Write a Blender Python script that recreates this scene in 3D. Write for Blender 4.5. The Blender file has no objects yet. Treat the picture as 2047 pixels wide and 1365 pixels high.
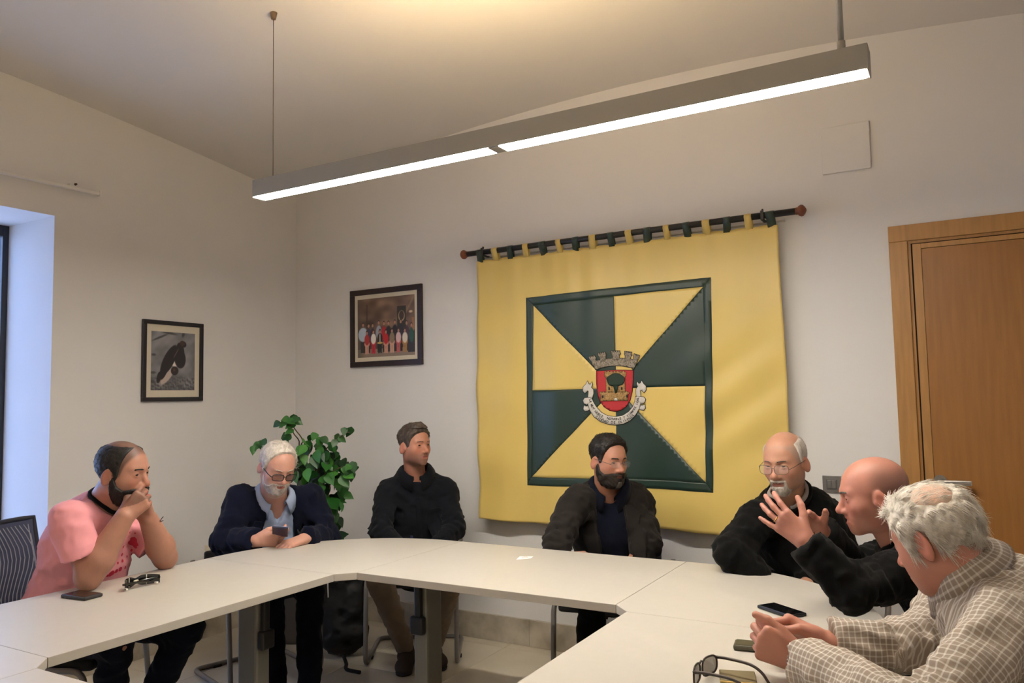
import bpy, bmesh, math, random
import numpy as np
from mathutils import Vector, Matrix
from mathutils.bvhtree import BVHTree

# ------------------------------------------------------------------ camera
CAMZ = 1.4185
FPX, YAW, PITCH, ROLL = 1562.8, math.radians(30.13), math.radians(4.19), math.radians(-1.10)
SC = bpy.context.scene
COL = SC.collection
_fw = np.array([-math.sin(YAW)*math.cos(PITCH), math.cos(YAW)*math.cos(PITCH), math.sin(PITCH)])
_r = np.cross(_fw, [0, 0, 1.0]); _r /= np.linalg.norm(_r); _u = np.cross(_r, _fw)
_c, _s = math.cos(ROLL), math.sin(ROLL)
_r, _u = _c*_r + _s*_u, -_s*_r + _c*_u
cam_data = bpy.data.cameras.new('camera')
cam_data.sensor_width = 36.0
cam_data.lens = FPX*36.0/2047.0
cam_data.clip_start = 0.02
cam = bpy.data.objects.new('camera', cam_data)
COL.objects.link(cam)
cam.matrix_world = Matrix(((_r[0], _u[0], -_fw[0], 0), (_r[1], _u[1], -_fw[1], 0), (_r[2], _u[2], -_fw[2], CAMZ), (0, 0, 0, 1)))
SC.camera = cam

# ------------------------------------------------------------------ world, exposure
world = bpy.data.worlds.new('world'); SC.world = world
world.use_nodes = True
_bg = world.node_tree.nodes['Background']
_bg.inputs['Color'].default_value = (0.42, 0.58, 1.0, 1)
_bg.inputs['Strength'].default_value = 6.5
SC.view_settings.view_transform = 'Standard'
SC.view_settings.look = 'None'
SC.view_settings.exposure = 0.06
SC.view_settings.gamma = 1.0
SC.view_settings.use_curve_mapping = False
LAMP_DOWN, LAMP_UP = 110.0, 200.0        # strength of the pendant lamps' diffusers

# ------------------------------------------------------------------ pixel -> place helpers
def ray(x, y): return _fw + (x-1023.5)/FPX*_r - (y-682.5)/FPX*_u
def W(x, y, d): return np.array([0, 0, CAMZ]) + ray(x, y)*d
def onZ(x, y, z): q = ray(x, y); return np.array([0, 0, CAMZ]) + q*((z-CAMZ)/q[2])
def onY(x, y, Y): q = ray(x, y); return np.array([0, 0, CAMZ]) + q*(Y/q[1])
def onX(x, y, X): q = ray(x, y); return np.array([0, 0, CAMZ]) + q*(X/q[0])

# ------------------------------------------------------------------ small helpers
def lin(r, g, b):
    return tuple((c/255/12.92 if c/255 <= .04045 else ((c/255+.055)/1.055)**2.4) for c in (r, g, b))
def nrm(v): v = np.asarray(v, float); return v/np.linalg.norm(v)
MATS = {}
def mat(name, rgb, rough=.6, metal=0.0, var=0.0, vscale=6.0, bump=0.0, bscale=200.0, spec=.5, sheen=0.0, alpha=1.0, trans=0.0, emit=0.0, attr=None, sss=0.0, vrgb=None, stretch=(1, 1, 1), coat=0.0, detail=3.0):
    if name in MATS: return MATS[name]
    m = bpy.data.materials.new(name); m.use_nodes = True
    nt = m.node_tree; b = nt.nodes['Principled BSDF']
    c = lin(*rgb)
    b.inputs['Base Color'].default_value = (*c, 1)
    b.inputs['Roughness'].default_value = rough
    b.inputs['Metallic'].default_value = metal
    b.inputs['Specular IOR Level'].default_value = spec
    if sheen: b.inputs['Sheen Weight'].default_value = sheen
    if coat: b.inputs['Coat Weight'].default_value = coat
    if trans: b.inputs['Transmission Weight'].default_value = trans
    if alpha < 1: b.inputs['Alpha'].default_value = alpha
    if sss:
        b.inputs['Subsurface Weight'].default_value = sss
        b.inputs['Subsurface Radius'].default_value = (.9, .35, .2)
        b.inputs['Subsurface Scale'].default_value = .008
    if emit:
        b.inputs['Emission Color'].default_value = (*c, 1); b.inputs['Emission Strength'].default_value = emit
    tc = nt.nodes.new('ShaderNodeTexCoord'); mp = nt.nodes.new('ShaderNodeMapping')
    mp.inputs['Scale'].default_value = stretch
    nt.links.new(tc.outputs['Object'], mp.inputs['Vector'])
    src = None
    if attr:
        a = nt.nodes.new('ShaderNodeVertexColor'); a.layer_name = attr; src = a.outputs['Color']
    if var or vrgb:
        n = nt.nodes.new('ShaderNodeTexNoise'); n.inputs['Scale'].default_value = vscale; n.inputs['Detail'].default_value = detail
        nt.links.new(mp.outputs['Vector'], n.inputs['Vector'])
        mx = nt.nodes.new('ShaderNodeMixRGB')
        if vrgb:
            rp = nt.nodes.new('ShaderNodeValToRGB'); rp.color_ramp.elements[0].position = .38; rp.color_ramp.elements[1].position = .66
            nt.links.new(n.outputs['Fac'], rp.inputs['Fac']); nt.links.new(rp.outputs['Color'], mx.inputs['Fac'])
            mx.inputs['Color2'].default_value = (*lin(*vrgb), 1)
            if src: nt.links.new(src, mx.inputs['Color1'])
            else: mx.inputs['Color1'].default_value = (*c, 1)
        else:
            mx.blend_type = 'MULTIPLY'; mx.inputs['Fac'].default_value = 1
            rp = nt.nodes.new('ShaderNodeValToRGB')
            rp.color_ramp.elements[0].color = (1-var,)*3+(1,); rp.color_ramp.elements[1].color = (1+var*.3,)*3+(1,)
            rp.color_ramp.elements[0].position = .3; rp.color_ramp.elements[1].position = .7
            nt.links.new(n.outputs['Fac'], rp.inputs['Fac']); nt.links.new(rp.outputs['Color'], mx.inputs['Color2'])
            if src: nt.links.new(src, mx.inputs['Color1'])
            else: mx.inputs['Color1'].default_value = (*c, 1)
        src = mx.outputs['Color']
    if src: nt.links.new(src, b.inputs['Base Color'])
    if bump:
        n2 = nt.nodes.new('ShaderNodeTexNoise'); n2.inputs['Scale'].default_value = bscale; n2.inputs['Detail'].default_value = 4
        nt.links.new(mp.outputs['Vector'], n2.inputs['Vector'])
        bp = nt.nodes.new('ShaderNodeBump'); bp.inputs['Strength'].default_value = bump; bp.inputs['Distance'].default_value = .002
        nt.links.new(n2.outputs['Fac'], bp.inputs['Height']); nt.links.new(bp.outputs['Normal'], b.inputs['Normal'])
    MATS[name] = m
    return m

def link(name, me, mats, parent=None):
    o = bpy.data.objects.new(name, me); COL.objects.link(o)
    if mats is not None:
        for m in (mats if isinstance(mats, (list, tuple)) else [mats]): me.materials.append(m)
    if parent is not None: o.parent = parent
    return o
def from_np(name, V, Fq, mats, parent=None, smooth=True, col=None, org=(0, 0, 0)):
    """V (n,3) floats, Fq (m,4) or (m,3) ints or list of lists"""
    me = bpy.data.meshes.new(name)
    V = np.asarray(V, np.float32) - np.asarray(org, np.float32)
    if isinstance(Fq, np.ndarray):
        n, k = Fq.shape
        me.vertices.add(len(V)); me.vertices.foreach_set('co', V.ravel())
        me.loops.add(n*k); me.loops.foreach_set('vertex_index', Fq.astype(np.int32).ravel())
        me.polygons.add(n); me.polygons.foreach_set('loop_start', np.arange(0, n*k, k, dtype=np.int32))
        me.update(calc_edges=True)
    else:
        me.from_pydata([tuple(map(float, v)) for v in V], [], Fq)
    if smooth: me.polygons.foreach_set('use_smooth', [True]*len(me.polygons))
    if col is not None:
        a = me.color_attributes.new('col', 'FLOAT_COLOR', 'POINT')
        c4 = np.ones((len(V), 4), np.float32); c4[:, :3] = col
        a.data.foreach_set('color', c4.ravel())
    me.validate()
    return link(name, me, mats, parent)
def bm_obj(name, bm, mats, parent=None, smooth=False):
    me = bpy.data.meshes.new(name); bmesh.ops.recalc_face_normals(bm, faces=bm.faces); bm.to_mesh(me); bm.free()
    if smooth: me.polygons.foreach_set('use_smooth', [True]*len(me.polygons))
    return link(name, me, mats, parent)
def empty(name, loc, rz=0.0):
    o = bpy.data.objects.new(name, None); COL.objects.link(o)
    o.location = tuple(map(float, loc)); o.rotation_euler = (0, 0, rz); o.empty_display_size = .1
    return o
def tag(o, label, cat, group=None):
    o['label'] = label; o['category'] = cat
    if group: o['group'] = group
    return o
def struct(o): o['kind'] = 'structure'; return o
def copy_tree(o, parent=None):
    c = o.copy(); COL.objects.link(c); c.parent = parent
    for ch in list(o.children): copy_tree(ch, c)
    return c
def bm_box(bm, lo, hi, bev=0.0, M=None):
    r = bmesh.ops.create_cube(bm, size=1.0)
    vs = r['verts']
    for v in vs:
        v.co = Vector([lo[i] + (v.co[i]+.5)*(hi[i]-lo[i]) for i in range(3)])
    if bev:
        es = list({e for v in vs for e in v.link_edges})
        rr = bmesh.ops.bevel(bm, geom=es, offset=bev, segments=2, affect='EDGES', profile=.5)
        vs = list({v for f in rr['faces'] for v in f.verts} | {v for v in vs if v.is_valid})
    if M is not None:
        for v in vs: v.co = M @ v.co
    return vs
def box(name, lo, hi, m, parent=None, bev=0.0, M=None):
    bm = bmesh.new(); bm_box(bm, lo, hi, bev, M)
    return bm_obj(name, bm, m, parent)
def tube_np(path, rad, seg=10, closed=False):
    """rings swept along a path -> V, F"""
    P = np.asarray(path, float); n = len(P)
    rad = np.broadcast_to(np.asarray(rad, float), (n,))
    T = np.zeros_like(P)
    for i in range(n):
        a = P[(i-1) % n] if (closed or i > 0) else P[i]; b = P[(i+1) % n] if (closed or i < n-1) else P[i]
        T[i] = nrm(b-a)
    ref = np.array([0, 0, 1.0]) if abs(T[0][2]) < .9 else np.array([1.0, 0, 0])
    N = nrm(np.cross(T[0], ref)); V = []
    for i in range(n):
        N = N - T[i]*np.dot(N, T[i]); N = nrm(N); B = np.cross(T[i], N)
        for k in range(seg):
            t = 2*math.pi*k/seg
            V.append(P[i] + rad[i]*(math.cos(t)*N + math.sin(t)*B))
    Fc = []
    for i in range(n if closed else n-1):
        j = (i+1) % n
        for k in range(seg):
            k2 = (k+1) % seg
            Fc.append([i*seg+k, i*seg+k2, j*seg+k2, j*seg+k])
    if not closed:
        Fc.append(list(range(seg))[::-1]); Fc.append([(n-1)*seg+k for k in range(seg)])
    return V, Fc
def tube(name, path, rad, m, parent=None, seg=10, closed=False, org=(0, 0, 0)):
    V, Fc = tube_np(path, rad, seg, closed)
    return from_np(name, V, Fc, m, parent, True, org=org)
def smooth_path(pts, n=6):
    """Catmull-Rom through the points"""
    P = [np.asarray(p, float) for p in pts]; P = [2*P[0]-P[1]] + P + [2*P[-1]-P[-2]]
    out = []
    for i in range(1, len(P)-2):
        for k in range(n):
            t = k/n; a, b, c, d = P[i-1], P[i], P[i+1], P[i+2]
            out.append(.5*((2*b)+(-a+c)*t+(2*a-5*b+4*c-d)*t*t+(-a+3*b-3*c+d)*t**3))
    out.append(P[-2]); return out
def bend(pts, r=.04, n=5):
    """polyline with rounded corners"""
    P = [np.asarray(p, float) for p in pts]; out = [P[0]]
    for i in range(1, len(P)-1):
        a, b, c = P[i-1], P[i], P[i+1]
        u, v = nrm(a-b), nrm(c-b)
        rr = min(r, .45*np.linalg.norm(a-b), .45*np.linalg.norm(c-b))
        for k in range(n+1):
            t = k/n; out.append((1-t)**2*(b+u*rr)+2*t*(1-t)*b+t*t*(b+v*rr))
    out.append(P[-1]); return out
def prism(name, poly, z0, z1, m, parent=None, bev=0.0, hole=None):
    bm = bmesh.new()
    f = bm.faces.new([bm.verts.new((x, y, z0)) for x, y in poly])
    e = bmesh.ops.extrude_face_region(bm, geom=[f])
    for g in e['geom']:
        if isinstance(g, bmesh.types.BMVert): g.co.z = z1
    if bev:
        es = [ed for ed in bm.edges if abs(ed.verts[0].co.z-ed.verts[1].co.z) < 1e-6]
        bmesh.ops.bevel(bm, geom=es, offset=bev, segments=2, affect='EDGES', profile=.5)
    return bm_obj(name, bm, m, parent)
# ================================================================== the room
YB, XL = 4.026, -4.117
XR, YF = 1.273, -2.96
VX, VY, VZ, VA, VB = -1.40, 0.533, 3.160, 0.0315, 0.0228
TZ = .74
def vault(x, y):
    a = VZ-VA*(x-VX)**2; b = VZ-VB*(y-VY)**2
    k = .02; h = max(k-abs(a-b), 0)/k
    return max(a, b)+h*h*k/4
M_wall = mat('painted_plaster', (228, 225, 222), .85, var=.035, vscale=1.3, bump=.25, bscale=60)
M_ceil = mat('ceiling_plaster', (218, 213, 207), .9, var=.03, vscale=1.2, bump=.2, bscale=40)
M_marble = mat('marble_skirting', (196, 186, 168), .35, vrgb=(150, 140, 122), vscale=6.0, detail=9, bump=.05, bscale=30)
M_tile = mat('marble_tile', (204, 194, 174), .28, vrgb=(188, 176, 154), vscale=2.5, detail=8)
M_grout = mat('grout', (150, 140, 122), .8, var=.1, vscale=30)

# floor: a grout bed carrying tiles
floor = struct(box('floor', (XL-.3, YF-.3, -.12), (XR+.3, YB+.3, -.006), M_grout))
_ts = .61; _tx0, _ty0 = -2.37-_ts*3, 3.93-_ts*12
_tile_me = None
for i in range(-1, 10):
    for j in range(-1, 14):
        x0, y0 = _tx0+i*_ts, _ty0+j*_ts
        a, b = max(x0, XL), min(x0+_ts, XR); c, d = max(y0, YF), min(y0+_ts, YB)
        if b-a < .03 or d-c < .03: continue
        if b-a > _ts-.01 and d-c > _ts-.01:
            if _tile_me is None:
                bm = bmesh.new(); bm_box(bm, (.001, .001, -.01), (_ts-.001, _ts-.001, 0), .0012)
                o = bm_obj('tile', bm, M_tile, floor); _tile_me = o.data
            else:
                o = bpy.data.objects.new('tile', _tile_me); COL.objects.link(o); o.parent = floor
            o.location = (x0, y0, 0)
        else:
            box('tile', (a+.001, c+.001, -.01), (b-.001, d-.001, 0), M_tile, floor, .0012)

# ceiling: cross vault
nx, ny = 60, 70
xs = np.linspace(XL-.002, XR+.002, nx); ys = np.linspace(YF-.002, YB+.002, ny)
V = [(x, y, vault(x, y)) for x in xs for y in ys]
Fc = np.array([[i*ny+j, i*ny+j+1, (i+1)*ny+j+1, (i+1)*ny+j] for i in range(nx-1) for j in range(ny-1)])
ceil = struct(from_np('ceiling', V, Fc, M_ceil))
WT = 3.25
# window opening in the left wall, a deep reveal
WY0, WY1, WZ0, WZ1, WD = 1.02, 2.310, .04, 2.428, .50
def wall_with_hole(name, axis_x, y0, y1, hy0, hy1, hz0, hz1, depth):
    ysv = [y0, hy0, hy1, y1]; zsv = [-.02, hz0, hz1, WT]
    V, Fc = [], []
    for dx in (0, depth):
        for z in zsv:
            for y in ysv: V.append((axis_x+dx, y, z))
    for L, flip in ((0, False), (16, True)):
        for a in range(3):
            for b in range(3):
                if a == 1 and b == 1: continue
                q = [L+a*4+b, L+a*4+b+1, L+(a+1)*4+b+1, L+(a+1)*4+b]
                Fc.append(q[::-1] if flip else q)
    for p, q in ((5, 6), (6, 10), (10, 9), (9, 5), (0, 3), (3, 15), (15, 12), (12, 0)):
        Fc.append([p, q, q+16, p+16])
    bm = bmesh.new(); vs = [bm.verts.new(v) for v in V]
    for f in Fc: bm.faces.new([vs[i] for i in f])
    return struct(bm_obj(name, bm, M_wall))
wall_left = wall_with_hole('wall_left', XL, YF-.3, YB+.3, WY0, WY1, WZ0, WZ1, -WD)
wall_back = struct(box('wall_back', (XL, YB, -.02), (XR, YB+.25, WT), M_wall))
wall_right = struct(box('wall_right', (XR, YF-.3, -.02), (XR+.25, YB+.3, WT), M_wall))
wall_front = struct(box('wall_front', (XL, YF-.25, -.02), (XR, YF, WT), M_wall))

# skirtings, slab by slab
def skirting(name, along, fixed, a, b, sgn, h=.150, th=.018, slab=1.1, start=0.0):
    g = None; p = a+start
    cuts = [a]
    while p < b-.05:
        if p > a+.05: cuts.append(p)
        p += slab
    cuts.append(b)
    for i, (c, d) in enumerate(zip(cuts[:-1], cuts[1:])):
        lo, hi = sorted((fixed, fixed+sgn*th))
        if along == 'x': L, H = (c+.0008, lo, 0), (d-.0008, hi, h)
        else: L, H = (lo, c+.0008, 0), (hi, d-.0008, h)
        if g is None:
            g = struct(box(name, L, H, M_marble, None, .002))
        else: box('slab', L, H, M_marble, g, .002)
DX0, DX1 = -.284, .676       # door architrave outer edges
skirting('baseboard_back', 'x', YB, XL+.018, DX0-.001, -1, start=.75)
skirting('baseboard_left', 'y', XL, WY1+.002, YB, 1, h=.125, start=.9)
skirting('baseboard_right', 'y', XR, YF, YB, -1)

# window: dark frame and panes at the outer end of the reveal
M_wframe = mat('dark_window_frame', (38, 40, 46), .4)
M_glass = mat('window_glass', (235, 242, 250), .02, trans=1.0, spec=.4)
wx = XL-WD+.03
win = struct(box('window_1', (wx-.02, WY0, WZ0), (wx+.03, WY0+.06, WZ1), M_wframe, None, .003))
for nm, lo, hi in (('window_frame', (wx-.02, WY1-.032, WZ0), (wx+.03, WY1, WZ1)), ('window_frame', (wx-.02, WY0+.06, WZ1-.06), (wx+.03, WY1-.032, WZ1)),
                   ('window_frame', (wx-.02, WY0+.06, WZ0), (wx+.03, WY1-.032, WZ0+.09)), ('mullion', (wx-.02, (WY0+WY1)/2-.04, WZ0+.09), (wx+.03, (WY0+WY1)/2+.04, WZ1-.06))):
    box(nm, lo, hi, M_wframe, win, .003)
for y0, y1 in ((WY0+.06, (WY0+WY1)/2-.04), ((WY0+WY1)/2+.04, WY1-.032)):
    box('pane', (wx, y0, WZ0+.09), (wx+.006, y1, WZ1-.06), M_glass, win)
pl = bpy.data.lights.new('window_portal', 'AREA'); pl.shape = 'RECTANGLE'; pl.size = WY1-WY0; pl.size_y = WZ1-WZ0
pl.cycles.is_portal = True
po = bpy.data.objects.new('window_portal', pl); COL.objects.link(po)
po.location = (XL-WD-.01, (WY0+WY1)/2, (WZ0+WZ1)/2)
po.rotation_euler = (math.radians(90), 0, math.radians(-90)); po['kind'] = 'helper'

# curtain rail over the window
M_white = mat('white_enamel', (226, 222, 216), .45)
cr = tag(empty('curtain_rail', (XL+.05, 1.7, 2.575)), 'thin white curtain rail fixed to the wall above the window', 'curtain rail')
def rel(o, p): return tuple(np.asarray(p, float)-np.array(o.location))
box('rail', rel(cr, (XL+.042, .80, 2.574)), rel(cr, (XL+.066, 2.515, 2.592)), M_white, cr, .003)
box('end_cap', rel(cr, (XL+.036, 2.515, 2.568)), rel(cr, (XL+.072, 2.528, 2.598)), M_white, cr, .003)
for yy in (.95, 2.36):
    box('bracket', rel(cr, (XL, yy-.012, 2.590)), rel(cr, (XL+.066, yy+.012, 2.602)), M_white, cr, .002)
    bm = bmesh.new(); bmesh.ops.create_cone(bm, cap_ends=True, segments=10, radius1=.007, radius2=.005, depth=.012)
    for v in bm.verts: v.co = Vector((XL+.068, yy+.02, 2.603))-Vector(cr.location)+Matrix.Rotation(math.pi/2, 3, 'Y') @ v.co
    bm_obj('screw', bm, mat('dark_screw', (70, 58, 48), .4, .7), cr)

# door with architrave
M_oak = mat('oak_veneer', (172, 126, 70), .42, var=.16, vscale=7, stretch=(9, 9, .7), bump=.06, bscale=60, detail=6)
M_oak2 = mat('oak_panel', (152, 104, 52), .40, var=.14, vscale=6, stretch=(8, 8, .6), bump=.06, bscale=60, detail=6)
M_gap = mat('door_gap', (40, 28, 16), .8)
M_steel = mat('brushed_steel', (176, 172, 166), .32, .9, bump=.03, bscale=300)
yf = YB-.022
door = struct(box('door_1', (-.150, YB-.030, .008), (.542, YB-.004, 2.066), M_oak2, None, .0015))
for nm, lo, hi in (('architrave', (DX0, yf, 0), (-.206, YB, 2.110)), ('architrave', (.598, yf, 0), (DX1, YB, 2.110)), ('architrave', (DX0, yf, 2.110), (DX1, YB, 2.186))):
    box(nm, lo, hi, M_oak, door, .003)
for nm, lo, hi in (('rebate', (-.206, YB-.012, 0), (-.193, YB-.001, 2.097)), ('rebate', (.585, YB-.012, 0), (.598, YB-.001, 2.097)), ('rebate', (-.206, YB-.012, 2.097), (.598, YB-.001, 2.110))):
    box(nm, lo, hi, M_oak, door, .001)
box('door_gap', (-.193, YB-.004, 0), (.585, YB-.0005, 2.097), M_gap, door)
for nm, lo, hi in (('leaf_edging', (-.186, YB-.032, .008), (-.1515, YB-.004, 2.090)), ('leaf_edging', (.5435, YB-.032, .008), (.578, YB-.004, 2.090)), ('leaf_edging', (-.1515, YB-.032, 2.0675), (.5435, YB-.004, 2.090))):
    box(nm, lo, hi, M_oak, door, .0015)
hx, hz = -.128, 1.018
bm = bmesh.new(); bmesh.ops.create_cone(bm, cap_ends=True, segments=32, radius1=.026, radius2=.026, depth=.010)
for v in bm.verts: v.co = Vector((hx, YB-.036, hz)) + Matrix.Rotation(math.pi/2, 3, 'X') @ v.co
ros = bm_obj('handle_rose', bm, M_steel, door)
tube('handle', bend([(hx, YB-.04, hz), (hx, YB-.085, hz), (hx+.115, YB-.085, hz-.002)], .012), .0095, M_steel, ros)
box('handle_grip', (hx+.0, YB-.094, hz-.013), (hx+.122, YB-.078, hz+.009), M_steel, ros, .004)

# flush access panel high on the back wall
p1, p2, p3 = onY(1740, 242, YB), onY(1742, 336, YB), onY(1645, 350, YB)
hp = tag(empty('access_panel', ((p1[0]+p3[0])/2, YB, p2[2])), 'square white access panel set high in the wall above the door', 'access panel')
box('panel', rel(hp, (p3[0], YB-.016, p2[2])), rel(hp, (p2[0], YB, p1[2])), M_wall, hp, .003)

# light switch
a, b = onY(1644, 950, YB), onY(1683, 985, YB)
sw = tag(empty('light_switch', ((a[0]+b[0])/2, YB, b[2])), 'grey metallic light switch plate with two rockers on the wall', 'light switch')
M_sw = mat('switch_grey', (128, 126, 124), .38, .45)
M_sw2 = mat('switch_rocker', (112, 110, 108), .35, .45)
w_, h_ = b[0]-a[0], a[2]-b[2]; cx_, cz_ = (a[0]+b[0])/2, (a[2]+b[2])/2
box('plate', rel(sw, (a[0], YB-.009, b[2])), rel(sw, (b[0], YB, a[2])), M_sw, sw, .002)
box('inner_frame', rel(sw, (cx_-.024, YB-.012, cz_-.024)), rel(sw, (cx_+.024, YB-.008, cz_+.024)), M_sw2, sw, .001)
for s_ in (-1, 1):
    lo, hi = sorted((cx_+s_*.0006, cx_+s_*.019))
    box('rocker', rel(sw, (lo, YB-.0155, cz_-.019)), rel(sw, (hi, YB-.011, cz_+.019)), M_sw, sw, .0012)

# wall socket low on the left wall
a, b = onX(409, 1085, XL), onX(436, 1112, XL)
so = tag(empty('wall_socket', (XL, (a[1]+b[1])/2, .48)), 'cream double wall socket beside the man in the navy jacket', 'socket')
M_cream = mat('cream_plastic', (214, 204, 184), .45)
M_hole = mat('socket_dark', (60, 54, 46), .6)
box('plate', (0, -.05, -.05), (.010, .11, .075), M_cream, so, .003)
for dy in (-.012, .072):
    bm = bmesh.new(); bmesh.ops.create_cone(bm, cap_ends=True, segments=24, radius1=.021, radius2=.019, depth=.004)
    for v in bm.verts: v.co = Vector((.0105, dy, .012)) + Matrix.Rotation(math.pi/2, 3, 'Y') @ v.co
    ins = bm_obj('socket_well', bm, M_hole, so)
    for dd in (-.0095, .0095):
        box('contact_hole', (.011, dy+dd-.0025, .0095), (.0135, dy+dd+.0025, .0145), M_steel, ins)

# ------------------------------------------------------------------ pendant lamps
M_alu = mat('lamp_grey_aluminium', (158, 156, 150), .5, .35)
M_em = mat('lamp_diffuser', (255, 248, 236), .5, emit=LAMP_DOWN)
M_emu = mat('lamp_uplight', (255, 222, 170), .5, emit=LAMP_UP)
def pendant(x0, x1, y, zb, label, hang, M_em=M_em, M_emu=M_emu):
    hgt, wid = .076, .074
    root = tag(empty('pendant_lamp', ((x0+x1)/2, y, zb)), label, 'pendant lamp')
    L = (x1-x0)/2
    # housing: U profile with end caps
    bm = bmesh.new()
    for lo, hi in (((-L, -wid/2, .004), (L, -wid/2+.004, hgt)), ((-L, wid/2-.004, .004), (L, wid/2, hgt))):
        bm_box(bm, lo, hi)
    bm_box(bm, (-L, -wid/2+.004, hgt-.004), (L, wid/2-.004, hgt))
    bmesh.ops.remove_doubles(bm, verts=bm.verts, dist=1e-5)
    bm_obj('housing', bm, M_alu, root)
    for s in (-1, 1):
        lo, hi = sorted((s*L, s*(L+.004)))
        box('end_cap', (lo, -wid/2, 0), (hi, wid/2, hgt), M_alu, root, .001)
    for s in (-1, 1):
        lo, hi = sorted((s*.022, s*(L-.006)))
        box('diffuser', (lo, -wid/2+.005, .001), (hi, wid/2-.005, .012), M_em, root, .002)
    box('joint_cover', (-.022, -wid/2+.005, .001), (.022, wid/2-.005, .010), M_alu, root, .001)
    box('uplight', (-.45, -.018, hgt), (.45, .018, hgt+.002), M_emu, root)
    for px, kind in hang:
        zt = vault(px+root.location.x, y)-zb
        if kind == 'cable':
            tube('suspension_cable', [(px, 0, hgt), (px, 0, zt)], .0017, mat('cable_wire', (120, 108, 92), .4, .5), root, 6)
            bm = bmesh.new(); bmesh.ops.create_cone(bm, cap_ends=True, segments=16, radius1=.010, radius2=.016, depth=.03)
            for v in bm.verts: v.co += Vector((px, 0, zt-.014))
            bm_obj('ceiling_mount', bm, mat('mount_metal', (128, 108, 90), .4, .6), root)
        else:
            tube('suspension_rod', [(px, 0, hgt), (px, 0, zt)], .0085, M_alu, root, 10)
            tube('rod_collar', [(px, 0, hgt), (px, 0, hgt+.035)], .0115, M_alu, root, 10)
            tube('ceiling_canopy', [(px, 0, zt-.03), (px, 0, zt)], [.02, .04], M_alu, root, 16)
    return root
pendant(-2.616, -.193, 2.346, 2.304, 'long grey linear pendant lamp glowing over the far tables', [(-1.13, 'cable'), (1.145, 'rod')])
pendant(-2.616, -.193, -.55, 2.304, 'unseen pendant lamp added to fill the near half of the room with light', [(-1.13, 'cable'), (1.145, 'rod')], mat('fill_lamp_diffuser', (255, 248, 236), .5, emit=LAMP_DOWN*.42), mat('fill_lamp_uplight', (255, 222, 170), .5, emit=LAMP_UP*1.2))  # added lamp out of view, brightens the room from behind the camera
# ================================================================== ring of meeting tables
M_top = mat('table_laminate', (186, 180, 170), .38, var=.02, vscale=40, bump=.03, bscale=500)
M_edge = M_top
M_leg = mat('table_leg_grey', (118, 116, 108), .45, .3)
M_black = mat('black_plastic', (22, 22, 24), .45)
IX0, IX1, IY0, IY1 = -2.205, -.972, 1.185, 2.425      # corner centres (inner corners before the chamfer)
TW, TT = .745, .028
CH = .062
_tn = 0
def straight(label, c, half, rz):
    """table of length 2*half and width TW, inner edge at local y=0, outer edge at y=TW"""
    root = tag(empty('meeting_table', (c[0], c[1], 0), rz), label, 'table')
    box('table_top', (-half+.001, 0, TZ-TT), (half-.001, TW, TZ), M_top, root, .0015)
    for s in (-1, 1):
        x = s*(half-.072)
        leg = box('leg', (x-.036, TW/2-.055, .045), (x+.036, TW/2+.055, TZ-TT-.012), M_leg, root, .010)
        box('foot', (x-.038, .10, .006), (x+.038, TW-.06, .046), M_leg, leg, .012)
        box('fold_bracket', (x-.05, TW/2-.26, TZ-TT-.035), (x+.05, TW/2+.26, TZ-TT-.001), M_black, leg, .004)
        lv = box('fold_lever', (x-s*.002-.016, TW/2-.080, .47), (x-s*.002+.016, TW/2-.056, TZ-TT-.03), M_black, leg, .006)
        box('lever_grip', (x-.034, TW/2-.088, .43), (x+.034, TW/2-.054, .505), M_black, leg, .009)
    return root
def corner(label, c, rz):
    """quarter round piece; local quadrant +x,+y; small chamfer at the inner corner"""
    root = tag(empty('corner_table', (c[0], c[1], 0), rz), label, 'corner table')
    n = 28; R = TW
    pts = []
    for k in range(n+1):
        t = math.pi/2*k/n
        pts.append((R*math.cos(t)+.0, R*math.sin(t)+.0))
    # the piece is a square block of side CH around the corner joined to the quarter disc
    poly = [(.001, -CH+.001)] + [(R, -CH+.001)] + [(max(p[0], .001), p[1]) for p in pts] + [(-CH+.001, R), (-CH+.001, .001)]
    prism('table_top', poly, TZ-TT, TZ, M_top, root, .0015)
    bk = box('link_bracket', (.02, .02, TZ-TT-.03), (.30, .06, TZ-TT-.001), M_black, root, .003)
    box('link_bracket', (.02, .07, TZ-TT-.03), (.06, .30, TZ-TT-.001), M_black, root, .003)
    return root
# corner pieces occupy CH beyond each straight table's end
hx_ = (IX1-IX0)/2-CH; hy_ = (IY1-IY0)/2-CH
cxm, cym = (IX0+IX1)/2, (IY0+IY1)/2
straight('grey-white meeting table under the banner, with a small paper slip on it', (cxm, IY1), hx_, 0)
straight('grey-white meeting table under the elbows of the man in the pink shirt', (IX0, cym), hy_, math.pi/2)
straight('grey-white meeting table before the man in the checked shirt', (IX1, cym), hy_, -math.pi/2)
straight('grey-white meeting table opposite the banner, facing the group across the opening', (cxm, IY0), hx_, math.pi)
corner('quarter-round corner table before the man in the black jumper', (IX1, IY1), 0)
corner('quarter-round corner table before the man holding a phone', (IX0, IY1), math.pi/2)
corner('quarter-round corner table by the window end of the ring', (IX0, IY0), math.pi)
corner('empty quarter-round corner table away from window and banner', (IX1, IY0), -math.pi/2)
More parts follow.
